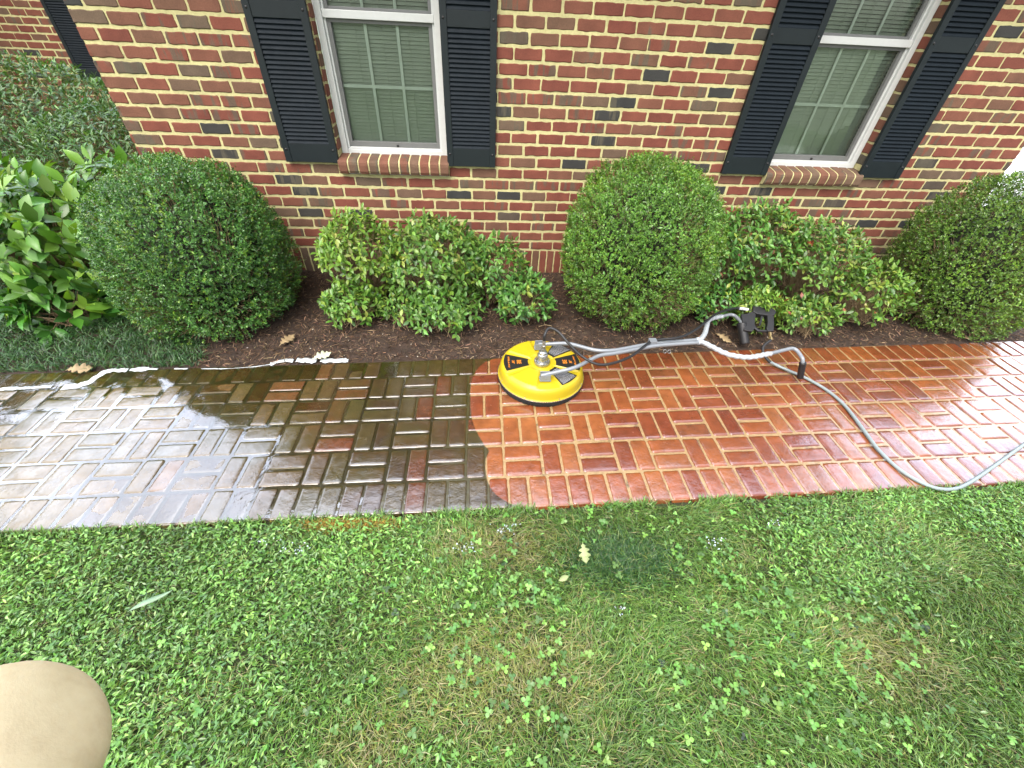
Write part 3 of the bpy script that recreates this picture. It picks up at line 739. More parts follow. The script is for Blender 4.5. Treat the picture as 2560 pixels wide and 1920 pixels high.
# ------------------------------------------------------------------ foliage
def unit(a): return a/np.maximum(np.linalg.norm(a, axis=-1, keepdims=True), 1e-9)
LEAF_T = {
 'tiny': (np.array([[0, 0, 0], [.5, .5, .10], [1, 0, -.04], [.5, -.5, .10], [.5, 0, 0]]), [np.array([[0, 4, 1], [4, 2, 1], [0, 3, 4], [3, 2, 4]])]),
 'leaf': (np.array([[0, 0, 0], [.22, .34, .07], [.55, .5, .08], [.82, .25, .0], [1, 0, -.12], [.82, -.25, 0], [.55, -.5, .08], [.22, -.34, .07], [.25, 0, 0], [.58, 0, 0], [.82, 0, -.04]]),
          [np.array([[0, 8, 1], [0, 7, 8], [3, 10, 4], [4, 10, 5]]), np.array([[1, 8, 9, 2], [2, 9, 10, 3], [8, 7, 6, 9], [9, 6, 5, 10]])]),
 'blade': (np.array([[0, .5, 0], [0, -.5, 0], [.35, .5, .16], [.35, -.5, .16], [.7, .35, .18], [.7, -.35, .18], [1, 0, .04]]), [np.array([[4, 5, 6]]), np.array([[0, 1, 3, 2], [2, 3, 5, 4]])]),
}
def leaf_mesh(name, P, D, Nn, L, W, C, kind='leaf', curl=1.0):
    T, Fs = LEAF_T[kind]; n = len(P)
    D = unit(D); S = unit(np.cross(Nn, D)); U = np.cross(D, S)
    L = np.broadcast_to(L, (n,)); W = np.broadcast_to(W, (n,)); cu = np.broadcast_to(curl, (n,))
    V = P[:, None]+D[:, None]*(T[:, 0]*L[:, None])[..., None]+S[:, None]*(T[:, 1]*W[:, None])[..., None]+U[:, None]*(T[:, 2]*L[:, None]*cu[:, None])[..., None]
    k = len(T); off = (np.arange(n)*k)[:, None, None]
    F = [(f[None]+off).reshape(-1, f.shape[1]) for f in Fs]
    return np_mesh(name, V.reshape(-1, 3), F, {'col': np.repeat(C, k, 0)})
def rand_dir(n, r): return unit(r.normal(size=(n, 3)))
def pal(r, n, cols, w=None, var=.18):
    cols = np.array(cols); i = r.choice(len(cols), n, p=(None if w is None else np.array(w)/sum(w)))
    return np.clip(K*cols[i]*(1+r.normal(0, var, (n, 1)))*(1+r.normal(0, .06, (n, 3))), .003, 1)
# noise over direction, for lumpy crowns
def lump(D, s, seed):
    return (vnoise(D[:, 0]*1.3+D[:, 2]*.7, D[:, 1]*1.3-D[:, 2]*.9, s, seed)+vnoise(D[:, 2]*1.5+D[:, 0]*.4, D[:, 1]+D[:, 0]*.6, s, seed+7))-1
def twig_mesh(name, starts, ends, rad, mat, parent, sag=.0):
    m = MB(); r = random.Random(4)
    for a, b in zip(starts, ends):
        a = Vector(a); b = Vector(b); mid = (a+b)/2+Vector((r.uniform(-1, 1), r.uniform(-1, 1), r.uniform(-1, 1)))*(b-a).length*.10
        m.tube([a, mid, b], [rad, rad*.8, rad*.4], 4, caps=False)
    return m.build(name, mat, parent, smooth=True)
def boxwood(c, rad, n, label, seed, cols, wts, tip=.35, bare=.3, group=None, leafL=.016):
    r = np.random.RandomState(seed); c = np.array(c); rad = np.array(rad)
    root = tag(empty('boxwood_shrub', (c[0], c[1], 0)), label, 'shrub', 'clipped boxwood balls along the house wall')
    o = np.array([c[0], c[1], 0])
    # sprigs near surface; each carries several leaves
    def shape(D):
        k = 1+.075*lump(D, 2.3, seed)+.060*lump(D, 6, seed+3)
        # flattened bottom, slightly squared
        p = 2.35; g = (np.abs(D)**p).sum(1)**(-1/p)
        return (D*g[:, None])*k[:, None]
    nsp = n//9
    D = rand_dir(int(nsp*1.0), r)
    gap = lump(D, 5, seed+20)+.5*lump(D, 11, seed+21)
    S = shape(D)
    depth = 1-np.abs(r.normal(0, .035, len(D)))-np.where(gap < -.34, r.uniform(.05, .16, len(D)), 0)
    low = np.clip((-.15-D[:, 2])/.5, 0, 1)
    keep = r.rand(len(D)) > np.clip(bare*(low*1.2+(gap < -.30)*.8), 0, .8)
    sp = c+S*depth[:, None]*rad; sp = sp[keep]; D = D[keep]; S = S[keep]; gp = gap[keep]
    ok = (sp[:, 2] > .02) & (sp[:, 1] < -.02); sp = sp[ok]; D = D[ok]; gp = gp[ok]
    tdir = unit(D*.8+np.array([0, 0, .45])+r.normal(0, .35, D.shape))
    newg = r.rand(len(sp)) < tip*np.clip(.5+1.6*lump(D, 3.5, seed+40), 0, 2)
    Pl, Dl, Nl, Ll, Cl = [], [], [], [], []
    for k in range(9):
        t = k/8
        ad = unit(tdir+.0)
        side = unit(np.cross(ad, rand_dir(len(sp), r)))
        pos = sp+ad*((t-.5)*.040)[None] if np.ndim(t) else sp+ad*((t-.5)*.038)
        dd = unit(side*1.0+ad*(.5+.5*t)+r.normal(0, .15, side.shape))
        Pl.append(pos+r.normal(0, .002, pos.shape)); Dl.append(dd); Nl.append(unit(ad+r.normal(0, .35, side.shape))); Ll.append(leafL*r.uniform(.75, 1.25, len(sp))*(1.1-.25*t))
        cc = pal(r, len(sp), cols, wts)
        bright = pal(r, len(sp), [(.20, .36, .035), (.26, .42, .05), (.15, .30, .03)])
        cc = np.where((newg & (t > .4))[:, None], bright, cc)
        Cl.append(cc*(1+.35*lump(D, 4.5, seed+60)+.25*lump(D, 10, seed+61))[:, None])
    ns = 130; ds = rand_dir(ns, r); ds = ds[ds[:, 2] > -.3]; bs = c+shape(ds)*rad
    gd = unit(ds+np.array([0, 0, .5])+r.normal(0, .25, ds.shape))
    okk = (bs[:, 1] < -.06) & (bs[:, 2] > .05); ds, bs, gd = ds[okk], bs[okk], gd[okk]; sl = r.uniform(.02, .06, (len(bs), 1))
    for k in range(7):
        q = bs+gd*sl*(k/6); sd_ = unit(np.cross(gd, rand_dir(len(bs), r))); Pl.append(q); Dl.append(unit(sd_+gd*.7)); Nl.append(gd); Ll.append(leafL*r.uniform(.7, 1.1, len(bs))); Cl.append(pal(r, len(bs), [(.20, .36, .035), (.15, .30, .03), (.10, .2, .03)]))
    # inner fill
    nf = n//5; D2 = rand_dir(nf, r); pp = c+shape(D2)*rad*r.uniform(.72, .93, (nf, 1)); okf = (pp[:, 2] > .03) & (pp[:, 1] < -.02)
    pp = pp[okf]; D2 = D2[okf]
    Pl.append(pp); Dl.append(rand_dir(len(pp), r)); Nl.append(D2+r.normal(0, .5, D2.shape)); Ll.append(leafL*1.5*r.uniform(.8, 1.3, len(pp))); Cl.append(pal(r, len(pp), cols, wts))
    P = np.concatenate(Pl); Dd = np.concatenate(Dl); Nn = np.concatenate(Nl); L = np.concatenate(Ll); C = np.concatenate(Cl)
    me = leaf_mesh('foliage', P-o, Dd, Nn, L, L*.52, C, 'tiny')
    obj('foliage', me, MT['leafgloss'], root)
    # twigs, then a solid dark core added to block light inside the bush
    nt_ = 4200; D3 = rand_dir(nt_, r); S3 = shape(D3)
    lowz = D3[:, 2] < r.uniform(-.5, .35, nt_)
    gp3 = lump(D3, 5, seed+20)+.5*lump(D3, 11, seed+21)
    kk = r.rand(nt_) < np.where(lowz, .9, np.where(gp3 < -.25, .95*min(1, bare*2), .10)); D3, S3 = D3[kk], S3[kk]; nt_ = len(D3)
    en = c+S3*rad*r.uniform(.92, 1.012, (nt_, 1)); st_ = c+np.array([0, 0, -.1])+S3*rad*r.uniform(.45, .75, (nt_, 1))*np.array([1, 1, .9])
    k3 = (en[:, 2] > .03) & (st_[:, 2] > .01) & (en[:, 1] < -.02); en = en[k3]; st_ = st_[k3]
    up = np.array([0, 0, .10])*r.uniform(.3, 1, (len(en), 1)); st_ = st_-up*.6
    st_[:, 2] = np.maximum(st_[:, 2], .01)
    twig_mesh('twigs', st_-o, en-o, .0019, MT['twig'], root)
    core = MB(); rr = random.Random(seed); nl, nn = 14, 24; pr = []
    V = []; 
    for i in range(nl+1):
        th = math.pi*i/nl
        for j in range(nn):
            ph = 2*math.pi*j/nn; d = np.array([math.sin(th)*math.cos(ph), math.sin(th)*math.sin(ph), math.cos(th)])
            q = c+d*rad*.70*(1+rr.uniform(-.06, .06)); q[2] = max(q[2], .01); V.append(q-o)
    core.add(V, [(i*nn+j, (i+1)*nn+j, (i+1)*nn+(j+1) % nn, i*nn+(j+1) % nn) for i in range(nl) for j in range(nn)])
    core.build('branches', MT['bark'], root)  # dark core shell added for the inner shade, no real branches
    return root
MT['bark'] = plain('bark_and_core_shade', (.022, .028, .012), .95, noise_amt=.6, nscale=50, bmp=1, bs=60)  # boxwood inner shade is put into this colour; tree bark shares it
GREEN_D = [(.085, .23, .050), (.12, .30, .060), (.062, .17, .045), (.18, .39, .070)]
GREEN_M = [(.135, .31, .045), (.18, .39, .055), (.095, .22, .040), (.24, .46, .08)]
boxwood((-2.165, -.70, .40), (.545, .545, .650), 90000, 'large round clipped boxwood at the house corner, dark glossy green with yellow tips', 1, GREEN_D, [3, 3, 2, 2], tip=.30, bare=.28)
boxwood((.935, -.665, .515), (.540, .500, .600), 80000, 'tall egg-shaped boxwood between the two windows, light green with bare tan twigs', 2, GREEN_M, [3, 3, 2, 2], tip=.75, bare=.55)
boxwood((3.70, -.70, .45), (.56, .50, .64), 70000, 'boxwood ball cut off by the right edge, beyond the right window', 3, [(.125, .25, .04), (.17, .33, .048), (.09, .185, .036), (.23, .40, .065)], [3, 3, 2, 2], tip=.35, bare=.3)

def sprig_shrub(name, label, cat, blobs, nspr, L, W, cols, wts, seed, nleaf=5, mat='leaf', young=None, group=None, droop=.35, spread=.03, stemr=.002, yfrac=.2, ymax=-.03, wallcut=True, inner=.25, base_c=None):
    """blobs: list of (centre, radii, weight, tint); leaves on short sprigs over each mound"""
    r = np.random.RandomState(seed); bc = np.array(blobs[0][0]); o = np.array([bc[0], bc[1], 0])
    root = tag(empty(name, tuple(o)), label, cat, group)
    Pl, Dl, Nl, Ll, Cl, SA, SB = [], [], [], [], [], [], []
    tw = sum(b[2] for b in blobs)
    for (c, rad, wgt, tint) in blobs:
        c = np.array(c); rad = np.array(rad); n = int(nspr*wgt/tw)
        D = rand_dir(n, r); D[:, 2] = np.abs(D[:, 2])*np.where(r.rand(n) < .2, -1, 1); 
        k = 1+.16*lump(D, 3.2, seed+int(wgt*10))+.10*lump(D, 7, seed+5)
        q = np.where(r.rand(n) < inner, r.uniform(.5, .85, n), 1-np.abs(r.normal(0, .06, n)))
        sp = c+D*rad*(k*q)[:, None]
        ok = (sp[:, 2] > .03)
        if wallcut: ok &= sp[:, 1] < ymax
        sp = sp[ok]; D = D[ok]; m = len(sp)
        ax = unit(D*.9+np.array([0, 0, .35])+r.normal(0, .35, D.shape))
        yg = (r.rand(m) < yfrac*(1+1.5*lump(D, 4, seed+9)*1)) & (D[:, 2] > -.1)
        for j in range(nleaf):
            a = 2*math.pi*j/nleaf*1.0+r.uniform(0, .6, m)+(j % 2)
            e1 = unit(np.cross(ax, np.array([.31, .2, .93])+0*ax)); e2 = np.cross(ax, e1)
            side = e1*np.cos(a)[:, None]+e2*np.sin(a)[:, None]
            last = (j == nleaf-1)
            dd = unit(side*(.25 if last else 1)+ax*(1 if last else .35)+np.array([0, 0, -droop])+r.normal(0, .12, side.shape))
            Pl.append(sp+ax*(spread*(j/nleaf-.5))[None] if False else sp+ax*(spread*(j/nleaf-.5)))
            Dl.append(dd); Nl.append(unit(ax+np.array([0, 0, .6])+r.normal(0, .25, side.shape)))
            Ll.append(L*r.uniform(.65, 1.2, m))
            cc = pal(r, m, cols, wts)*np.array(tint)
            if young is not None: cc = np.where(yg[:, None], pal(r, m, young), cc)
            Cl.append(cc)
        ii = r.choice(m, min(m, int(140*wgt)), replace=False) if m else []
        for t in ii: SA.append(c*np.array([1, 1, .2])+r.normal(0, .05, 3)*np.array([1, 1, 0])-o); SB.append(sp[t]-o)
    P = np.concatenate(Pl); Ls = np.concatenate(Ll)
    me = leaf_mesh('foliage', P-o, np.concatenate(Dl), np.concatenate(Nl), Ls, Ls*W/L, np.concatenate(Cl), 'leaf', curl=r.uniform(.3, 1.6, len(P)))
    obj('foliage', me, MT[mat], root, smooth=True)
    for a in SA: a[2] = max(a[2], .0)
    twig_mesh('stems', SA, SB, stemr, MT['twig'], root)
    return root
NC = [(.12, .27, .042), (.165, .34, .055), (.08, .19, .036), (.24, .41, .075)]
YG = [(.30, .42, .06), (.36, .45, .09), (.22, .36, .05)]
sprig_shrub('nandina_shrub', 'loose leafy green nandina under the left window, yellowish on its left mound', 'shrub',
    [((-.58, -.56, .32), (.38, .38, .34), 3.2, (1, 1, 1)), ((-1.14, -.54, .36), (.29, .32, .33), 2.2, (1.4, 1.25, .95)), ((-1.18, -.86, .13), (.20, .16, .16), .8, (1.1, 1.1, 1)),
     ((-.50, -.92, .12), (.27, .18, .18), 1.2, (.95, 1, 1)), ((-.12, -.56, .28), (.24, .28, .25), 1.1, (.9, 1, 1)), ((.10, -.80, .15), (.20, .20, .20), .9, (.75, .92, 1)), ((-.80, -.88, .10), (.16, .12, .13), .5, (1, 1, 1))],
    2000, .050, .023, NC, [3, 3, 2, 2], 11, 5, 'leaf', YG, 'nandinas between the boxwoods', yfrac=.10)
sprig_shrub('nandina_shrub', 'sprawling green nandina under the right window with a few red new leaves', 'shrub',
    [((1.98, -.44, .46), (.34, .34, .32), 2.4, (.9, 1, 1)), ((2.42, -.60, .40), (.34, .34, .30), 2.2, (1, 1, 1)), ((1.62, -.50, .36), (.26, .30, .32), 1.4, (.75, .9, 1)),
     ((2.78, -.84, .26), (.28, .24, .22), 1.2, (1.15, 1.1, 1)), ((1.90, -.90, .14), (.18, .16, .16), .8, (1.35, 1.2, 1)), ((2.26, -.98, .12), (.22, .15, .15), .8, (1, 1, 1)), ((1.62, -.82, .12), (.16, .16, .16), .5, (.7, .9, 1))],
    1900, .048, .022, NC+[(.40, .12, .06)], [3, 3, 2, 2, .22], 12, 5, 'leaf', YG, 'nandinas between the boxwoods', yfrac=.14)
sprig_shrub('broadleaf_shrub', 'big bright green shrub with large pointed leaves left of the corner boxwood', 'shrub',
    [((-3.28, -.50, .38), (.50, .48, .46), 3, (1, 1, 1)), ((-3.85, -.25, .42), (.50, .45, .45), 2, (1, 1, 1)), ((-2.98, -.05, .45), (.30, .30, .42), 1, (1, 1, 1)), ((-3.15, -.88, .14), (.28, .18, .14), .6, (.7, .9, .9))],
    520, .125, .062, [(.12, .30, .035), (.16, .37, .045), (.08, .21, .032)], [3, 2, 2], 13, 5, 'leaf', [(.26, .46, .06), (.20, .40, .06)], spread=.08, stemr=.004, droop=.25, yfrac=.3, wallcut=False)
sprig_shrub('evergreen_shrub', 'dark wispy evergreen shrub filling the corner behind the broadleaf shrub', 'shrub',
    [((-4.75, 1.75, .62), (1.0, .85, .72), 4, (1, 1, 1)), ((-3.75, 1.15, .48), (.80, .70, .55), 3, (1, 1, 1)), ((-5.6, 1.3, .95), (.8, .8, .75), 2, (1.6, 1.4, 1))],
    3600, .055, .018, [(.070, .17, .045), (.10, .23, .06), (.16, .31, .09)], [3, 3, 1], 14, 6, 'leaf', [(.16, .30, .07)], droop=.1, spread=.08, yfrac=.10, wallcut=False)

def tree(x, y, h, rad, label, seed):
    r = np.random.RandomState(seed)
    root = tag(empty('shade_tree', (x, y, 0)), label, 'tree', 'trees around the garden')
    m = MB(); m.tube([(0, 0, -.1), (.05, 0, h*.25), (-.05, .05, h*.5), (0, 0, h*.85)], [.16, .12, .09, .03], 12); rr = random.Random(seed)
    m.build('trunk', MT['bark'], root, smooth=True)
    m = MB(); pts = []
    for i in range(26):
        a = rr.uniform(0, 6.28); z0 = h*rr.uniform(.25, .7); e = Vector((math.cos(a)*rad*rr.uniform(.4, .9), math.sin(a)*rad*rr.uniform(.4, .9), min(h*.97, z0+h*rr.uniform(.08, .28)))); pts.append(e)
        m.tube([(0, 0, z0), (e.x*.5, e.y*.5, (z0+e.z)/2+.1), tuple(e)], [.05, .03, .01], 6)
    m.build('branches', MT['bark'], root, smooth=True)
    P = np.concatenate([np.array(e)+unit(r.normal(size=(520, 3)))*r.uniform(.2, 1, (520, 1))*np.array([.55, .55, .42])*rad*.55 for e in pts])
    n = len(P); L = r.uniform(.07, .13, n)
    obj('crown', leaf_mesh('crown', P, rand_dir(n, r), np.array([0, 0, 1.])+r.normal(0, .5, (n, 3)), L, L*.55, pal(r, n, [(.05, .12, .025), (.09, .18, .035), (.04, .08, .02)]), 'leaf'), MT['leaf'], root)
tree(-8.6, 1.2, 4.6, 2.3, 'leafy shade tree standing in front of the set back brick wing', 61)
# ------------------------------------------------------------------ bed litter
def bed_mask(x, y): return y > line_y(np.zeros_like(x), x)+.006
r = np.random.RandomState(21)
n = 42000; x = r.uniform(-3.2, 4.5, n); y = r.uniform(-1.45, -.0, n); k = bed_mask(x, y) & ~((x < -2.25+.25*fbm(x, y, 3, 2)) & (y < -.2)); x = x[k]; y = y[k]; n = len(x)
a = r.uniform(0, 2*math.pi, n); D = np.stack([np.cos(a), np.sin(a), r.normal(0, .25, n)], 1)
P = np.stack([x, y, bed_z(x, y)+r.uniform(.001, .010, n)], 1); L = r.uniform(.015, .060, n)
me = leaf_mesh('mulch', P-D*L[:, None]/2, D, np.array([0, 0, 1.])+r.normal(0, .4, (n, 3)), L, r.uniform(.002, .006, n),
    pal(r, n, [(.11, .068, .042), (.18, .115, .072), (.05, .032, .022), (.34, .23, .15)], [4, 3, 2.4, 1.2], .3), 'blade', curl=.4)
tag(obj('mulch', me, MT['straw']), 'dark brown shredded bark mulch covering the bed', kind='stuff')
n = 420; x = r.uniform(-3.0, 4.3, n); y = -1.28+r.rand(n)**1.5*.9; k = bed_mask(x, y-.01); x = x[k]; y = y[k]; n = len(x); a = r.uniform(0, 6.28, n)
me = leaf_mesh('petals', np.stack([x, y, bed_z(x, y)+.010], 1), np.stack([np.cos(a), np.sin(a), r.normal(0, .3, n)], 1), np.array([0, 0, 1.])+r.normal(0, .4, (n, 3)), r.uniform(.005, .014, n), r.uniform(.003, .008, n),
    pal(r, n, [(.55, .45, .30), (.62, .58, .48), (.40, .22, .12)], [3, 2, 2]), 'leaf')
tag(obj('petals', me, MT['straw']), 'small pale petals and chips scattered over the mulch', kind='stuff')
# mondo grass at the left
n = 30000; x = r.uniform(-4.8, -1.9, n); y = r.uniform(-1.55, -.05, n)
edge = -2.35+.30*np.clip((-.9-y)/.4, 0, 1)+.25*(fbm(x, y, 5, 3)-.5)
k = bed_mask(x, y-.01) & (x < edge) ; x = x[k]; y = y[k]; n = len(x); a = r.uniform(0, 6.28, n)
D = np.stack([np.cos(a), np.sin(a), r.uniform(.15, 1.0, n)], 1)
me = leaf_mesh('ground_cover', np.stack([x, y, bed_z(x, y)], 1), D, np.array([0, 0, 1.])+r.normal(0, .3, (n, 3)), r.uniform(.04, .085, n), r.uniform(.0030, .0055, n),
    pal(r, n, [(.045, .13, .038), (.075, .19, .05), (.03, .085, .028), (.12, .25, .07)], [3, 3, 2, 1]), 'blade', curl=1.2)
tag(obj('ground_cover', me, MT['grassm']), 'low dark green mondo grass at the left end of the bed', kind='stuff')

# ------------------------------------------------------------------ lawn
def lawn_ok(x, y, m=.0): return y < line_y(np.full_like(x, 6.0), x)-.012+m
def type_masks(x, y):
    broad = fbm(x, y, 1.4, 31)
    # broad-leaved chickweed thick at left and at upper right, thin grass in the middle and lower right
    w = np.clip((-.55-x)/.5, 0, 1)*1.0+np.clip((x-.9)/.4, 0, 1)*np.clip((y+3.05)/.35, 0, 1)*.9
    w = np.clip(w+.12+(broad-.5)*1.5, 0.10, 1)
    yel = np.clip(1-(((x+.18)/.45)**2+((y+3.15)/.25)**2), 0, 1)+np.clip(1-(((x+.15)/.35)**2+((y+2.64)/.16)**2), 0, 1)+np.clip(1-(((x+.62)/.18)**2+((y+3.33)/.15)**2), 0, 1)+np.clip(1-(((x-1.3)/.3)**2+((y+3.15)/.2)**2), 0, 1)
    return w, np.clip(yel+(fbm(x, y, 5, 9)-.5)*.8, 0, 1)
LX0, LX1, LY0 = -3.3, 3.5, -4.1
r = np.random.RandomState(31)
# 1 fine grass blades
n = 270000; x = r.uniform(LX0, LX1, n); y = r.uniform(LY0, -2.40, n); k = lawn_ok(x, y); x = x[k]; y = y[k]; n = len(x)
w, yl = type_masks(x, y)
k = r.rand(n) < np.clip(1.15-w*.6, .3, 1); x = x[k]; y = y[k]; yl = yl[k]; n = len(x)
fa = fbm(x, y, 2.5, 61)*10; a = fa+r.normal(0, 1.1, n)
tuft = np.exp(-(((x-.385)/.20)**2+((y+2.74)/.10)**2))
D = np.stack([np.cos(a), np.sin(a), r.uniform(.15, 1.1, n)], 1)
C = pal(r, n, [(.14, .28, .046), (.19, .35, .060), (.09, .20, .036), (.26, .41, .10)], [3, 3, 2, 1.2])
Cy = pal(r, n, [(.32, .35, .085), (.36, .35, .13), (.25, .32, .065), (.42, .39, .19)])
C = np.where((r.rand(n) < .10+.8*yl)[:, None], Cy, C)
C = C*(.62+.80*fbm(x, y, 1.9, 91))[:, None]
C = np.where((r.rand(n) < tuft*.8)[:, None], pal(r, n, [(.05, .14, .035), (.08, .19, .05)]), C)
me = leaf_mesh('grass', np.stack([x, y, lawn_z(x, y)], 1), D, np.array([0, 0, 1.])+r.normal(0, .4, (n, 3)), r.uniform(.025, .075, n), r.uniform(.0016, .0036, n), C, 'blade', curl=r.uniform(.2, 2.0, n))
tag(obj('grass', me, MT['grassm']), 'short mixed lawn grass in front of the path, yellowing in places', kind='stuff')
# 2 small lance leaves of lawn weeds
n = 150000; x = r.uniform(LX0, LX1, n); y = r.uniform(LY0, -2.40, n); k = lawn_ok(x, y); x = x[k]; y = y[k]; n = len(x)
w, yl = type_masks(x, y); k = r.rand(n) < np.clip(w-yl*.7-.15*0-.9*np.exp(-(((x-.385)/.20)**2+((y+2.74)/.10)**2)), .02, 1)**1.3; x = x[k]; y = y[k]; n = len(x)
a = r.uniform(0, 6.28, n); D = np.stack([np.cos(a), np.sin(a), r.normal(.25, .30, n)], 1)
tone = fbm(x, y, 3, 77)[:, None]
C = pal(r, n, [(.15, .34, .055), (.20, .42, .068), (.10, .24, .045), (.30, .52, .11)], [3, 3, 2.0, 1.4])*(.7+.6*tone)*(.60+.85*fbm(x, y, 1.9, 91))[:, None]
L = r.uniform(.010, .028, n)
me = leaf_mesh('lawn_weeds', np.stack([x, y, lawn_z(x, y)+r.uniform(.008, .050, n)], 1), D, np.array([0, 0, 1.])+r.normal(0, .45, (n, 3)), L, L*r.uniform(.28, .42, n), C, 'leaf', curl=r.uniform(.2, 1.5, n))
tag(obj('lawn_weeds', me, MT['leafgloss'], smooth=True), 'bright green small leaved weeds thick in the lawn', kind='stuff')
n = 5200; x = r.uniform(-3.4, 3.6, n); pk = fbm(x, 0*x, 7, 3) > .42; x = x[pk]; n = len(x); y = line_y(np.full_like(x, 6.0), x)-np.abs(r.normal(.004, .012, n)); a = r.uniform(.1, 3.04, n)
me = leaf_mesh('edge_grass', np.stack([x, y, lawn_z(x, y)+.012], 1), np.stack([np.cos(a), np.sin(a)*.8, r.uniform(.3, 1.2, n)], 1), np.array([0, 0, 1.])+r.normal(0, .4, (n, 3)), r.uniform(.02, .055, n), r.uniform(.002, .006, n), pal(r, n, [(.13, .28, .045), (.19, .36, .07), (.08, .18, .03), (.30, .28, .12)], [3, 3, 2, .8]), 'blade', curl=r.uniform(.5, 2.2, n))
tag(obj('edge_grass', me, MT['grassm']), 'grass blades creeping over the lawn side edge of the path', kind='stuff')
# 3 clover
n = 6500; x = r.uniform(LX0, LX1, n); y = r.uniform(LY0, -2.45, n)
dens = np.exp(-((x-.5)/1.1)**2)*np.exp(-((y+3.0)/.38)**2)*1.3+.10; k = lawn_ok(x, y) & (r.rand(n) < dens*(fbm(x, y, 3.2, 15) > .40)); x = x[k]; y = y[k]; n = len(x)
h = r.uniform(.030, .055, n); base = np.stack([x, y, lawn_z(x, y)+h], 1); ax = unit(np.stack([r.normal(0, .25, n), r.normal(0, .25, n), np.ones(n)], 1))
Pl, Dl, Nl, Ll, Cl = [], [], [], [], []; a0 = r.uniform(0, 6.28, n); LL = r.uniform(.011, .019, n); cc = pal(r, n, [(.15, .34, .050), (.11, .27, .042), (.22, .42, .07)], [3, 4, 1], .28)
for j in range(3):
    a = a0+j*2.094; Pl.append(base); Dl.append(np.stack([np.cos(a), np.sin(a), r.normal(.10, .2, n)], 1)); Nl.append(ax); Ll.append(LL); Cl.append(cc)
P = np.concatenate(Pl); L = np.concatenate(Ll)
me = leaf_mesh('clover', P, np.concatenate(Dl), np.concatenate(Nl), L, L*.88, np.concatenate(Cl), 'leaf', curl=.8)
tag(obj('clover', me, MT['leaf'], smooth=True), 'round three part clover leaves dotted through the lawn', kind='stuff')
n = 3600; x = .385+r.normal(0, .12, n)+.05*np.sin(np.arange(n)); y = -2.74+r.normal(0, .050, n); a = r.uniform(0, 6.28, n)
me = leaf_mesh('dark_grass_tuft', np.stack([x, y, lawn_z(x, y)], 1)-np.array([.385, -2.74, 0]), np.stack([np.cos(a), np.sin(a), r.uniform(.4, 1.6, n)], 1), np.array([0, 0, 1.])+r.normal(0, .4, (n, 3)), r.uniform(.03, .065, n), r.uniform(.002, .004, n), pal(r, n, [(.05, .135, .04), (.08, .19, .045), (.035, .09, .03), (.24, .36, .10)], [3, 3, 2, .8]), 'blade', curl=r.uniform(.3, 1.6, n))
o_ = obj('grass_tuft', me, MT['grassm']); o_.location = (.385, -2.74, 0); tag(o_, 'dark green tuft of dense fine grass in the lawn near the path', 'grass tuft')
Pf = []  # small white flecks painted for water glints in the grass
for cx_, cy_, q in ((-1.03, -2.66, 26), (-.13, -2.60, 30), (-.32, -2.68, 20), (.80, -2.70, 22), (-1.18, -2.62, 14), (.30, -2.96, 8), (1.15, -2.62, 14)):
    Pf.append(np.stack([r.normal(cx_, .030, q), r.normal(cy_, .014, q), r.uniform(.0, .030, q)], 1))
P = np.concatenate(Pf); n = len(P); a = r.uniform(0, 6.28, n)
tag(obj('glint_flecks', leaf_mesh('glint_flecks', P, np.stack([np.cos(a), np.sin(a), r.normal(0, .3, n)], 1), np.array([0, 0, 1.])+r.normal(0, .5, (n, 3)), r.uniform(.004, .013, n), r.uniform(.003, .006, n), pal(r, n, [(.62, .70, .72)]), 'leaf'), MT['straw']), 'white flecks painted for water glints in the lawn by the path', kind='stuff')
# 4 straw thatch
n = 16000; x = r.uniform(LX0, LX1, n); y = r.uniform(LY0, -2.40, n); k = lawn_ok(x, y); x = x[k]; y = y[k]; n = len(x); w, yl = type_masks(x, y)
k = r.rand(n) < .25+yl; x = x[k]; y = y[k]; n = len(x); a = r.uniform(0, 6.28, n)
D = np.stack([np.cos(a), np.sin(a), r.normal(.1, .15, n)], 1)
me = leaf_mesh('thatch', np.stack([x, y, lawn_z(x, y)+r.uniform(0, .02, n)], 1), D, np.array([0, 0, 1.])+r.normal(0, .3, (n, 3)), r.uniform(.03, .07, n), r.uniform(.0012, .0022, n), pal(r, n, [(.38, .34, .17), (.28, .25, .11), (.46, .42, .24)]), 'blade', curl=.6)
tag(obj('thatch', me, MT['straw']), 'dry straw coloured stems lying in the lawn', kind='stuff')
# 5 moss at the path edge
n = 5200; x = r.normal(-.86, .10, n); y = -2.535+r.normal(0, .018, n); k = lawn_ok(x, y, .004); x = x[k]; y = y[k]; n = len(x); a = r.uniform(0, 6.28, n)
me = leaf_mesh('moss', np.stack([x, y, lawn_z(x, y)+r.uniform(.005, .035, n)], 1), np.stack([np.cos(a), np.sin(a), r.uniform(0, 1, n)], 1), np.array([0, 0, 1.])+r.normal(0, .4, (n, 3)), .010, .004, pal(r, n, [(.34, .24, .045), (.28, .26, .05), (.40, .22, .05)]), 'tiny')
tag(obj('moss', me, MT['straw']), 'patch of orange yellow moss against the lawn side of the path', kind='stuff')
# 6 coarser lawn further back, behind the viewer
n = 60000; x = r.uniform(-8, 8, n); y = r.uniform(-12, LY0, n); a = r.uniform(0, 6.28, n)
me = leaf_mesh('far_grass', np.stack([x, y, -.05+0*x], 1), np.stack([np.cos(a), np.sin(a), r.uniform(.3, 1.2, n)], 1), np.array([0, 0, 1.])+r.normal(0, .3, (n, 3)), r.uniform(.06, .12, n), r.uniform(.008, .014, n), pal(r, n, [(.09, .18, .03), (.13, .25, .05)]), 'blade')
tag(obj('far_grass', me, MT['grassm']), 'lawn grass continuing away from the house', kind='stuff')
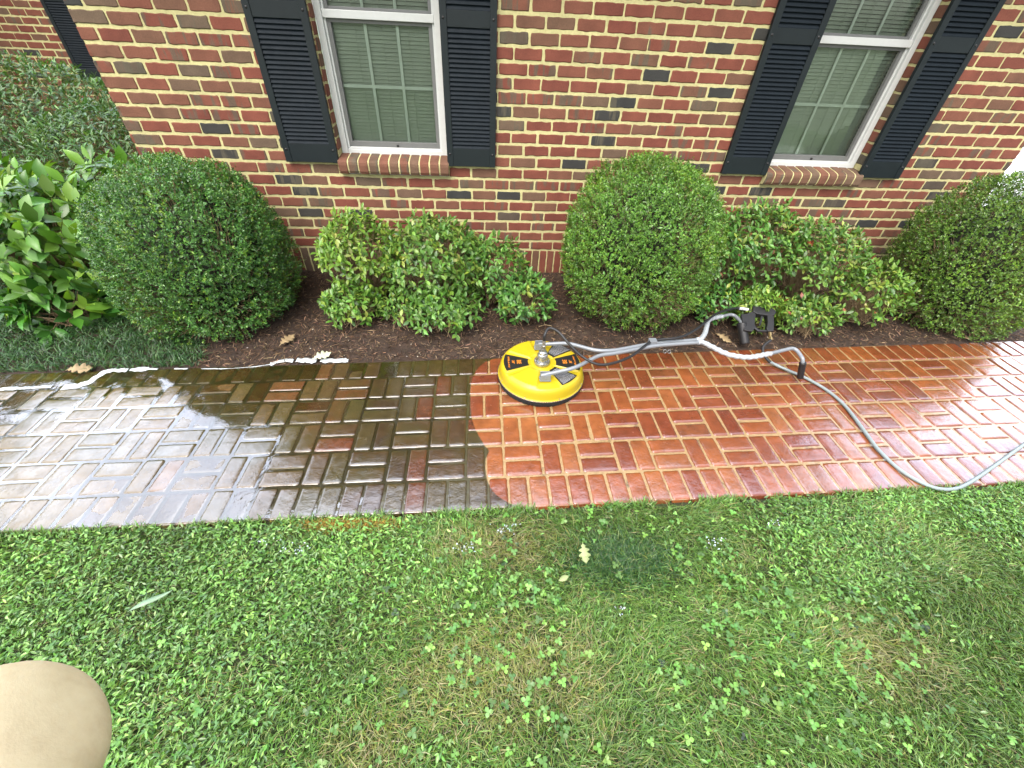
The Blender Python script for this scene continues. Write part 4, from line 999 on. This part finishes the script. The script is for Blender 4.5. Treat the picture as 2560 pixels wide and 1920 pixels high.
# ------------------------------------------------------------------ surface cleaner
cl = tag(empty('surface_cleaner', (.147, -1.52, 0)), 'yellow round pressure surface cleaner with grey fork handle lying on the brick path', 'surface cleaner')
CC = Vector((.147, -1.52, 0)); RD = .268
def W2L(p): return Vector(p)-CC
# deck: moulded disc with raised wedges
def deck():
    n = 192; rings = []; V = []; F = []
    rr = [0, .03, .055, .07, .08, .09, .10, .11, .125, .14, .155, .17, .185, .20, .212, .222, .232, .240, .246, .250, .254, .258, .262, .266, .2675, .269, .271, .2725, .276, .277]
    wedge = [(180, 22), (0, 22), (47, 18), (-50, 18), (126, 24), (-126, 24)]
    def prof(r):
        if r <= .246: return .122+.004*(1-r/.246)
        if r <= .266: return .122-(.026*((r-.246)/.020)**2.2)
        if r <= .2725: return .096-(r-.266)*7.7
        return .046-(r-.2725)*.5
    for i, r in enumerate(rr):
        for j in range(n):
            a = 2*math.pi*j/n; d = math.degrees(a); z = prof(r)
            raise_ = 0
            for c, h in wedge:
                da = abs((d-c+180) % 360-180)
                edge = min((h-da)*math.pi/180*max(r, .05), (r-.082), (.248-r))
                t = max(0, min(1, edge/.008)); t = t*t*(3-2*t); raise_ = max(raise_, t)
            z += .0095*raise_
            V.append((r*math.cos(a), r*math.sin(a), z))
    # inner wall down
    for r, z in ((.277, .042), (.262, .042), (.262, .09)):
        for j in range(n):
            a = 2*math.pi*j/n; V.append((r*math.cos(a), r*math.sin(a), z))
    m = len(rr)+3
    for i in range(m-1):
        for j in range(n): F.append((i*n+j, (i+1)*n+j, (i+1)*n+(j+1) % n, i*n+(j+1) % n))
    me = bpy.data.meshes.new('deck'); me.from_pydata(V, [], F); me.update()
    return obj('deck', me, MT['yellow'], cl, smooth=True)
DECK = deck()
m = MB(); m.lathe([(.2775, .045), (.2800, .045), (.2800, .040), (.2775, .040), (.2775, .045)], n=96); m.build('rim_band', MT['steel'], cl, smooth=True)
# brush skirt, slightly uneven
V = []; F = []; n = 220; r_ = random.Random(3)
for j in range(n):
    a = 2*math.pi*j/n; dr = r_.uniform(-.002, .002)
    for rad_, z in ((.270, .042), (.2775, .0395), (.278+dr, .018), (.274+dr, .002+r_.uniform(-.001, .001)), (.262, .002)): V.append((rad_*math.cos(a), rad_*math.sin(a), z))
for j in range(n):
    for k in range(4): F.append((j*5+k, j*5+k+1, ((j+1) % n)*5+k+1, ((j+1) % n)*5+k))
me = bpy.data.meshes.new('brush_skirt'); me.from_pydata(V, [], [f[::-1] for f in F]); me.update(); obj('brush_skirt', me, MT['bristle'], cl)
for j in range(8):
    m = MB(); a = 2*math.pi*(j+.4)/8; p = Vector((.270*math.cos(a), .270*math.sin(a), .052)); o_ = Vector((math.cos(a), math.sin(a), 0)); m.tube([p, p+o_*.004], .004, 8)
    m.build('rivet', MT['steel'], cl)
# decals
def sector(a0, a1, r0, r1, z, n=14):
    V = []; F = []
    for i in range(n+1):
        a = R(a0+(a1-a0)*i/n)
        for q in range(5):
            rr = r0+(r1-r0)*q/4; V.append((rr*math.cos(a), rr*math.sin(a), z+.004*(1-rr/.232)))
    for i in range(n):
        for q in range(4): F.append((i*5+q, i*5+q+1, (i+1)*5+q+1, (i+1)*5+q))
    return V, F
def text_geo(txt, size, cx, cy, rz, sx=1.0):
    cu = bpy.data.curves.new('t', 'FONT'); cu.body = txt; cu.size = size; cu.align_x = 'CENTER'; cu.align_y = 'CENTER'; cu.extrude = .0003; cu.offset = size*.004; cu.resolution_u = 3
    to = bpy.data.objects.new('t', cu); col.objects.link(to); bpy.context.view_layer.update()
    dg = bpy.context.evaluated_depsgraph_get(); me = bpy.data.meshes.new_from_object(to.evaluated_get(dg))
    bpy.data.objects.remove(to)
    mt = Matrix.Translation((cx, cy, 0)) @ Matrix.Rotation(rz, 4, 'Z') @ Matrix.Diagonal((sx, 1, 1, 1))
    vs = [mt @ v.co for v in me.vertices]; fs = [tuple(p.vertices) for p in me.polygons]
    bpy.data.meshes.remove(me); return vs, fs
ZD = .1322
for c, h in ((180, 20.5), (0, 20.5), (47, 16.5), (-50, 16.5)):
    V, F = sector(c-h, c+h, .090, .243, ZD); me = bpy.data.meshes.new('decal'); me.from_pydata(V, [], F); me.update()
    d = obj('decal', me, MT['decal'], cl)
    t = MB()
    ca = R(c); sgn = 1
    if c in (0, 180):
        # text top points at the hub
        rz = ca+math.pi/2
        for txt, size, rad_, sx in (('BE', .040, .148, 1.0), ('20"', .023, .184, 1.1), ('WHIRL-A-WAY', .0170, .212, 1.02)):
            vs, fs = text_geo(txt, size, rad_*math.cos(ca), rad_*math.sin(ca), rz, sx)
            t.add([v+Vector((0, 0, ZD+.0018+.004*(1-rad_/.232)*.9)) for v in vs], fs)
        t.build('lettering', MT['orange'], d)
    else:
        rr_ = random.Random(c); q = 0
        ux, uy = math.cos(ca), math.sin(ca); k = .108
        while k < .232:
            half = k*math.tan(R(h))*.86; off = -half
            while off < half-.004:
                ln = rr_.uniform(.004, .018); e_ = min(off+ln, half)
                x0, y0 = ux*k-uy*off, uy*k+ux*off; x1, y1 = ux*k-uy*e_, uy*k+ux*e_
                hw = .0011; zz = ZD+.0016+.004*(1-k/.232)
                t.add([(x0-ux*hw, y0-uy*hw, zz), (x0+ux*hw, y0+uy*hw, zz), (x1+ux*hw, y1+uy*hw, zz), (x1-ux*hw, y1-uy*hw, zz)], [(0, 1, 2, 3)]); off = e_+.003
            k += .0072
        t.build('small_print', MT['whiteink'], d)
# swivel
m = MB(); m.lathe([(0, .13), (.050, .13), (.051, .146), (.049, .149), (.034, .150), (.034, .152), (.033, .196), (.029, .202), (.027, .203), (.027, .214), (.018, .220), (.014, .222), (0, .222)], n=48); sw = m.build('swivel', MT['steel'], cl, smooth=True)
for j in range(6):
    m = MB(); a = 2*math.pi*j/6; m.lathe([(0, .156), (.005, .156), (.0055, .150), (.0055, .148)], (.042*math.cos(a), .042*math.sin(a), 0), 6)
    m.build('bolt', MT['steel'], sw)
m = MB(); m.lathe([(.0, .222), (.015, .222), (.015, .236), (.009, .238), (.009, .246), (.013, .247), (.013, .262), (.010, .264), (.0105, .300), (0, .300)], n=6); m.build('hose_fitting', MT['steel'], sw)
# brackets and fork handle
for yy in (.155, -.165):
    m = MB()
    for s in (-1, 1): m.box((-.030, yy+s*.020-.0022, .133), (.030, yy+s*.020+.0022, .176))
    m.box((-.034, yy-.024, .131), (.034, yy+.024, .135)); m.tube([(0, yy-.028, .158), (0, yy+.028, .158)], .005, 10)
    m.build('bracket', MT['alu'], cl, bevel=.003)
def tube(name, pts, rad, mat, rr=.05, parent=cl, nn=16):
    m = MB(); m.tube(round_path([W2L(p) for p in pts], rr), rad, nn); return m.build(name, mat, parent, smooth=True)
far = [(.140, -1.365, .158), (.325, -1.400, .195), (.490, -1.500, .205), (.600, -1.500, .205), (.905, -1.415, .205), (1.230, -1.372, .200), (1.300, -1.290, .185), (1.420, -1.080, .170), (1.500, -1.030, .160), (1.672, -.968, .152), (1.684, -1.060, .150), (1.675, -1.105, .146)]
near = [(.120, -1.685, .158), (.325, -1.660, .195), (.500, -1.545, .205), (.600, -1.528, .205), (.905, -1.443, .205), (1.236, -1.400, .200), (1.340, -1.540, .200), (1.461, -1.575, .200), (1.618, -1.534, .200), (1.845, -1.462, .200), (1.850, -1.560, .180), (1.858, -1.572, .150)]
far_t = tube('handle_tube', far, .0125, MT['alu']); near_t = tube('handle_tube', near, .0125, MT['alu'])
def grip(a, b, parent, gr=.0195):
    a, b = W2L(a), W2L(b); n = 24; pts = [a.lerp(b, i/n) for i in range(n+1)]
    rs = [gr+(.0010 if i % 2 else 0) for i in range(n+1)]; rs[0] = gr*.8; rs[-1] = gr*.85
    m = MB(); m.tube(pts, rs, 18); return m.build('grip', MT['rubber'], parent, smooth=True, sharp=70)
grip((1.856, -1.570, .160), (1.895, -1.580, .035), near_t); grip((1.672, -1.095, .158), (1.700, -1.195, .036), far_t, .0330)
# plastic wrap on the two branches
def wrap(pts, parent, seed):
    rr = random.Random(seed); P = round_path([W2L(p) for p in pts], .05)
    # resample
    out = []
    for a, b in zip(P[:-1], P[1:]):
        k = max(1, int((b-a).length/.004))
        for i in range(k): out.append(a.lerp(b, i/k))
    n = 20; V = []; F = []; nrm = Vector((0, 0, 1))
    for i, p in enumerate(out):
        t = (out[min(i+1, len(out)-1)]-out[max(i-1, 0)]).normalized(); nrm = (nrm-t*nrm.dot(t)).normalized(); bn = t.cross(nrm)
        for k in range(n):
            a = 2*math.pi*k/n; rad_ = .0160+.0017*math.sin(i*.62+a)+rr.uniform(-.0009, .0011)
            V.append(p+(nrm*math.cos(a)+bn*math.sin(a))*rad_)
    for i in range(len(out)-1):
        for k in range(n): F.append((i*n+k, i*n+(k+1) % n, (i+1)*n+(k+1) % n, (i+1)*n+k))
    F.append(tuple(range(n))[::-1]); F.append(tuple((len(out)-1)*n+k for k in range(n)))
    me = bpy.data.meshes.new('plastic_wrap'); me.from_pydata(V, [], F); me.update(); obj('plastic_wrap', me, MT['tape'], parent, smooth=True)
wrap([(1.200, -1.376, .2005), (1.230, -1.372, .200), (1.300, -1.290, .185), (1.420, -1.080, .170), (1.500, -1.030, .160), (1.565, -1.008, .157)], far_t, 1)
wrap([(1.200, -1.404, .2005), (1.236, -1.400, .200), (1.340, -1.540, .200), (1.461, -1.575, .200), (1.618, -1.534, .200), (1.640, -1.527, .200)], near_t, 2)
# clip holding the hose
m = MB(); m.box(W2L((.852, -1.446, .184)), W2L((.900, -1.412, .1915))); m.box(W2L((.852, -1.412, .184)), W2L((.900, -1.409, .240))); m.box(W2L((.852, -1.446, .192)), W2L((.900, -1.443, .236))); m.box(W2L((.852, -1.446, .2362)), W2L((.900, -1.4125, .2395)))
m.build('hose_clip', MT['alu'], cl, bevel=.002)
m = MB()
for px, pz in ((.955, .180), (.985, .178)):
    ring = [W2L((px+.011*math.cos(t*math.pi/8), -1.475+.004*math.sin(t*math.pi/8), pz+.011*math.sin(t*math.pi/8))) for t in range(17)]; m.tube(ring, .0018, 6, caps=False)
m.build('wire_rings', MT['steel'], cl, smooth=True)
# black jumper hose
hp = [(.147, -1.52, .290), (.147, -1.515, .335), (.176, -1.480, .362), (.230, -1.500, .350), (.285, -1.560, .312), (.359, -1.612, .258), (.453, -1.660, .226), (.555, -1.650, .222), (.700, -1.575, .224), (.875, -1.428, .228), (1.060, -1.405, .242), (1.225, -1.297, .240), (1.455, -1.085, .222), (1.645, -.975, .202), (1.72, -.968, .2), (1.785, -1.000, .198)]
m = MB(); m.tube(smooth_path([W2L(p) for p in hp], 8), .0085, 14); jh = m.build('jumper_hose', MT['rubber'], cl, smooth=True)
m = MB(); m.tube(smooth_path([W2L(p) for p in ((1.700, -.969, .2006), (1.73, -.971, .2), (1.762, -.985, .1992))], 5), .0112, 14); m.build('white_sleeve', MT['whiteink'], jh, smooth=True)
# spray gun, flat D-shaped frame beside the far grip
gc = Vector((1.80, -1.10, .155)); gx = (Vector((1.926, -1.016, .205))-Vector((1.800, -.985, .205))).normalized()
gy0 = (Vector((1.812, -1.190, .125))-Vector((1.87, -1.0, .205))).normalized(); gn = gx.cross(gy0).normalized(); gy = gn.cross(gx).normalized()
G0 = Vector((1.800, -.990, .207))
def gfr(v): return W2L(G0+gx*v.x+gy*v.y+gn*v.z)   # x along the barrel, y down the handle
m = MB()
m.prism([(-.014, -.018), (.118, -.018), (.144, .0), (.148, .020), (.132, .050), (.112, .058), (.010, .056), (-.018, .036)], -.022, .022, gfr)       # head
m.prism([(.082, .045), (.130, .042), (.126, .12), (.116, .190), (.074, .200), (.066, .175), (.080, .12)], -.018, .018, gfr)            # handle
m.prism([(-.004, .046), (.012, .046), (-.008, .120), (-.002, .165), (.020, .186), (.078, .180), (.080, .196), (.012, .204), (-.018, .178), (-.026, .118)], -.010, .010, gfr)  # guard
gun = m.build('spray_gun', MT['rubber'], cl, bevel=.005, seg=3)
m = MB(); m.prism([(.045, .046), (.062, .046), (.050, .100), (.030, .150), (.022, .150), (.034, .100)], -.007, .007, gfr); m.build('trigger', MT['rubber'], gun, bevel=.003)
m = MB(); m.tube([gfr(Vector((.096, .195, 0))), gfr(Vector((.096, .222, 0)))], .0105, 6); m.tube([gfr(Vector((.096, .222, 0))), gfr(Vector((.097, .236, 0)))], .0080, 12); m.tube([gfr(Vector((.097, .236, 0))), gfr(Vector((.097, .262, 0)))], .0115, 6); m.build('brass_coupling', MT['brass'], gun)
m = MB(); a_ = gfr(Vector((-.020, .10, .004))); m.prism([(-.100, .070), (-.060, .060), (-.020, .030), (.004, .040), (-.004, .10), (-.014, .185), (-.030, .215), (-.088, .215)], -.014, .010, gfr); m.build('mount_plate', MT['rubber'], gun, bevel=.003)
# ------------------------------------------------------------------ grey supply hose
ce = G0+gx*.097+gy*.262
m = MB(); sp_ = smooth_path([ce, Vector((1.775, -1.285, .075)), Vector((1.770, -1.345, .040)), Vector((1.790, -1.40, .024))], 6); 
hose = tag(empty('pressure_hose', (1.8, -1.4, 0)), 'grey pressure hose curving from the spray gun across the path to the lawn edge', 'hose')
def hl(P): return [Vector(p)-Vector((1.8, -1.4, 0)) for p in P]
m.tube(hl(sp_), [.011]*4+[.010]*(len(sp_)-4), 12); m.build('strain_relief', MT['rubber'], hose, smooth=True)
hpts = [(1.785, -1.385, .026), (1.835, -1.430, .016), (1.900, -1.490, .012), (1.968, -1.565, .012), (2.030, -1.680, .012), (2.054, -1.800, .012), (2.046, -1.920, .012), (2.024, -2.058, .012), (2.006, -2.198, .012), (2.025, -2.335, .012), (2.095, -2.430, .012), (2.191, -2.457, .012), (2.325, -2.426, .012), (2.602, -2.312, .012), (2.931, -2.170, .012), (3.4, -1.98, .012), (4.1, -1.85, .012), (5.0, -1.9, .012)]
m = MB(); m.tube(hl(smooth_path(hpts, 9)), .0095, 16); m.build('hose_line', MT['ghose'], hose, smooth=True)

# ------------------------------------------------------------------ fallen leaves, twig
def flat_leaf(outline, L, loc, rz, mat, label, tilt=(0, 0), curlh=.08, name='fallen_leaf', cat='leaf'):
    V = []; F = []; n = len(outline)
    def z(x, y): return curlh*L*(1.6*(y)**2*4+.5*math.sin(x*6))
    V = [(x*L, y*L, z(x, y)) for x, y in outline]
    mid = [(x*L, 0, z(x, 0)) for x, y in outline]
    for i in range(n-1): F.append((n+i, n+i+1, i+1, i))
    k = len(V)+len(mid)
    V2 = V+mid+[(x, -y, zz) for x, y, zz in V]
    for i in range(n-1): F.append((n+i, 2*n+i, 2*n+i+1, n+i+1))
    me = bpy.data.meshes.new(name); me.from_pydata(V2, [], F); me.update()
    o = obj(name, me, mat, smooth=True); o.location = loc; o.rotation_euler = (tilt[0], tilt[1], rz)
    s = o.modifiers.new('s', 'SOLIDIFY'); s.thickness = .0008
    return tag(o, label, cat)
OVAL = [(0, .004), (.05, .02), (.15, .12), (.35, .24), (.55, .25), (.75, .17), (.9, .07), (1, .0)]
OAK = [(0, .012), (.12, .02), (.2, .12), (.28, .06), (.36, .22), (.42, .25), (.48, .10), (.58, .26), (.66, .28), (.70, .12), (.80, .20), (.86, .10), (1, 0)]
flat_leaf(OAK, .14, (1.55, -1.03, .022), R(-48), MT['tanleaf'], 'tan lobed oak leaf lying on the mulch left of the spray gun', (.1, .1))
flat_leaf(OVAL, .10, (3.56, -1.10, .020), R(10), MT['tanleaf'], 'tan oval dead leaf on the mulch below the rightmost boxwood', (.2, .1))
flat_leaf(OAK, .15, (-2.82, -1.425, .012), R(8), MT['tanleaf'], 'curled tan leaf on the far edge of the path at the left', (.25, -.05), .12)
flat_leaf(OAK, .095, (.205, -2.68, .030), R(-88), MT['greenleaf'], 'pale yellow green lobed leaf lying in the middle of the lawn', (.1, .2))
flat_leaf([(x, y*.28) for x, y in OVAL], .15, (-1.56, -2.90, .045), R(28), MT['silverleaf'], 'long silvery green leaf lying in the left part of the lawn', (.1, -.1))
flat_leaf(OAK, .13, (-1.36, -1.33, .012), R(25), MT['whiteleaf'], 'bleached pale leaf stuck in the foam at the path edge', (.3, -.2), .15)
flat_leaf(OAK, .14, (-1.62, -1.18, .02), R(62), MT['tanleaf'], 'thin tan leaf on the mulch beside the corner boxwood', (.2, -.1))
flat_leaf(OVAL, .05, (.12, -2.83, .035), R(200), MT['greenleaf'], 'small round pale green leaf lying among clover', (.1, .1), .05)
m = MB(); m.tube([(0, 0, .012), (.05, .015, .02), (.10, .005, .015)], .003, 6); m.tube([(.05, .015, .02), (.04, .07, .03), (.05, .14, .02)], [.0028, .002, .001], 6); m.tube([(.10, .005, .015), (.11, -.06, .02), (.105, -.11, .01)], .002, 6)
tw = m.build('twig', MT['twig'], smooth=True); tw.location = (.20, -.93, 0); tag(tw, 'forked grey brown twig on the mulch behind the yellow disc', 'twig')

# ------------------------------------------------------------------ the photographer's hand at the edge of the lens
def px_ray(x, y): return fwd+(x-1280)/F_PX*r2+(960-y)/F_PX*u2
def hand():
    d0 = .062
    tip = CP+px_ray(163, 1768)*d0
    axis = (-r2*.75-u2*.62-fwd*.25).normalized()
    verts = []; rad = []; edges = []
    def chain(start, dirs, rads, parent=None):
        p = Vector(start); idx = len(verts); verts.append(p.copy()); rad.append(rads[0])
        if parent is not None: edges.append((parent, idx))
        for (d, L), rr_ in zip(dirs, rads[1:]):
            p = p+d.normalized()*L; verts.append(p.copy()); rad.append(rr_); edges.append((len(verts)-2, len(verts)-1))
        return len(verts)-1
    side = fwd.cross(axis).normalized()
    # hand root: wrist -> palm
    palm = tip+axis*.085+(-fwd)*.010
    wrist = palm+(axis*.6-fwd*.5-u2*.4).normalized()*.085
    verts.append(wrist); rad.append(.026); verts.append(palm.copy()); rad.append(.026); edges.append((0, 1))
    fore = wrist+(axis*.3-fwd*.6-u2*.9).normalized()*.10; verts.append(fore); rad.append(.030); edges.append((0, 2))
    fore2 = fore+(-fwd*.5-u2*1.0-r2*.2).normalized()*.14; verts.append(fore2); rad.append(.038); edges.append((2, 3))
    # the pointing finger that strays into view
    b = palm-axis*.012
    verts.append(b); rad.append(.013); edges.append((1, 4)); last = 4
    for t, rr_ in ((.045, .0108), (.026, .0110), (.014, .0107)):
        p = palm-axis*t if False else None
    pts = [tip+axis*.046, tip+axis*.024, tip+axis*.008, tip]
    for p, rr_ in zip(pts, (.0135, .0138, .0138, .0118)):
        verts.append(p); rad.append(rr_); edges.append((last, len(verts)-1)); last = len(verts)-1
    # curled fingers behind
    for k, (o_, L) in enumerate(((.021, .040), (.040, .036), (.057, .030))):
        s0 = palm-side*o_-fwd*.004*k+axis*.006*k
        verts.append(s0); rad.append(.010); edges.append((1, len(verts)-1)); l = len(verts)-1
        p = s0
        for dd, LL, rr_ in ((-axis, L, .0092), (-axis*.3-fwd, L*.6, .0086), (axis*.6-fwd, L*.45, .0076)):
            p = p+dd.normalized()*LL; verts.append(p.copy()); rad.append(rr_); edges.append((l, len(verts)-1)); l = len(verts)-1
    # thumb
    s0 = palm+side*.024+axis*.03; verts.append(s0); rad.append(.013); edges.append((1, len(verts)-1)); l = len(verts)-1; p = s0
    for dd, LL, rr_ in ((side-axis*.5-fwd*.6, .032, .0115), (-axis-fwd*.8, .028, .0095)):
        p = p+dd.normalized()*LL; verts.append(p.copy()); rad.append(rr_); edges.append((l, len(verts)-1)); l = len(verts)-1
    me = bpy.data.meshes.new('person'); me.from_pydata([tuple(v-CP) for v in verts], edges, []); me.update()
    o = obj('person', me, MT['skin']); o.location = CP
    sk = o.modifiers.new('skin', 'SKIN'); 
    for i, v in enumerate(me.skin_vertices[0].data if me.skin_vertices else []): v.radius = (rad[i], rad[i])
    if not me.skin_vertices:
        bpy.context.view_layer.objects.active = o
    ss = o.modifiers.new('sub', 'SUBSURF'); ss.levels = 3; ss.render_levels = 3
    if me.skin_vertices: me.skin_vertices[0].data[1].use_root = True
    sk.use_smooth_shade = True
    return tag(o, 'bare fingertip of the photographer close to the lens at the lower left', 'person')
hand()
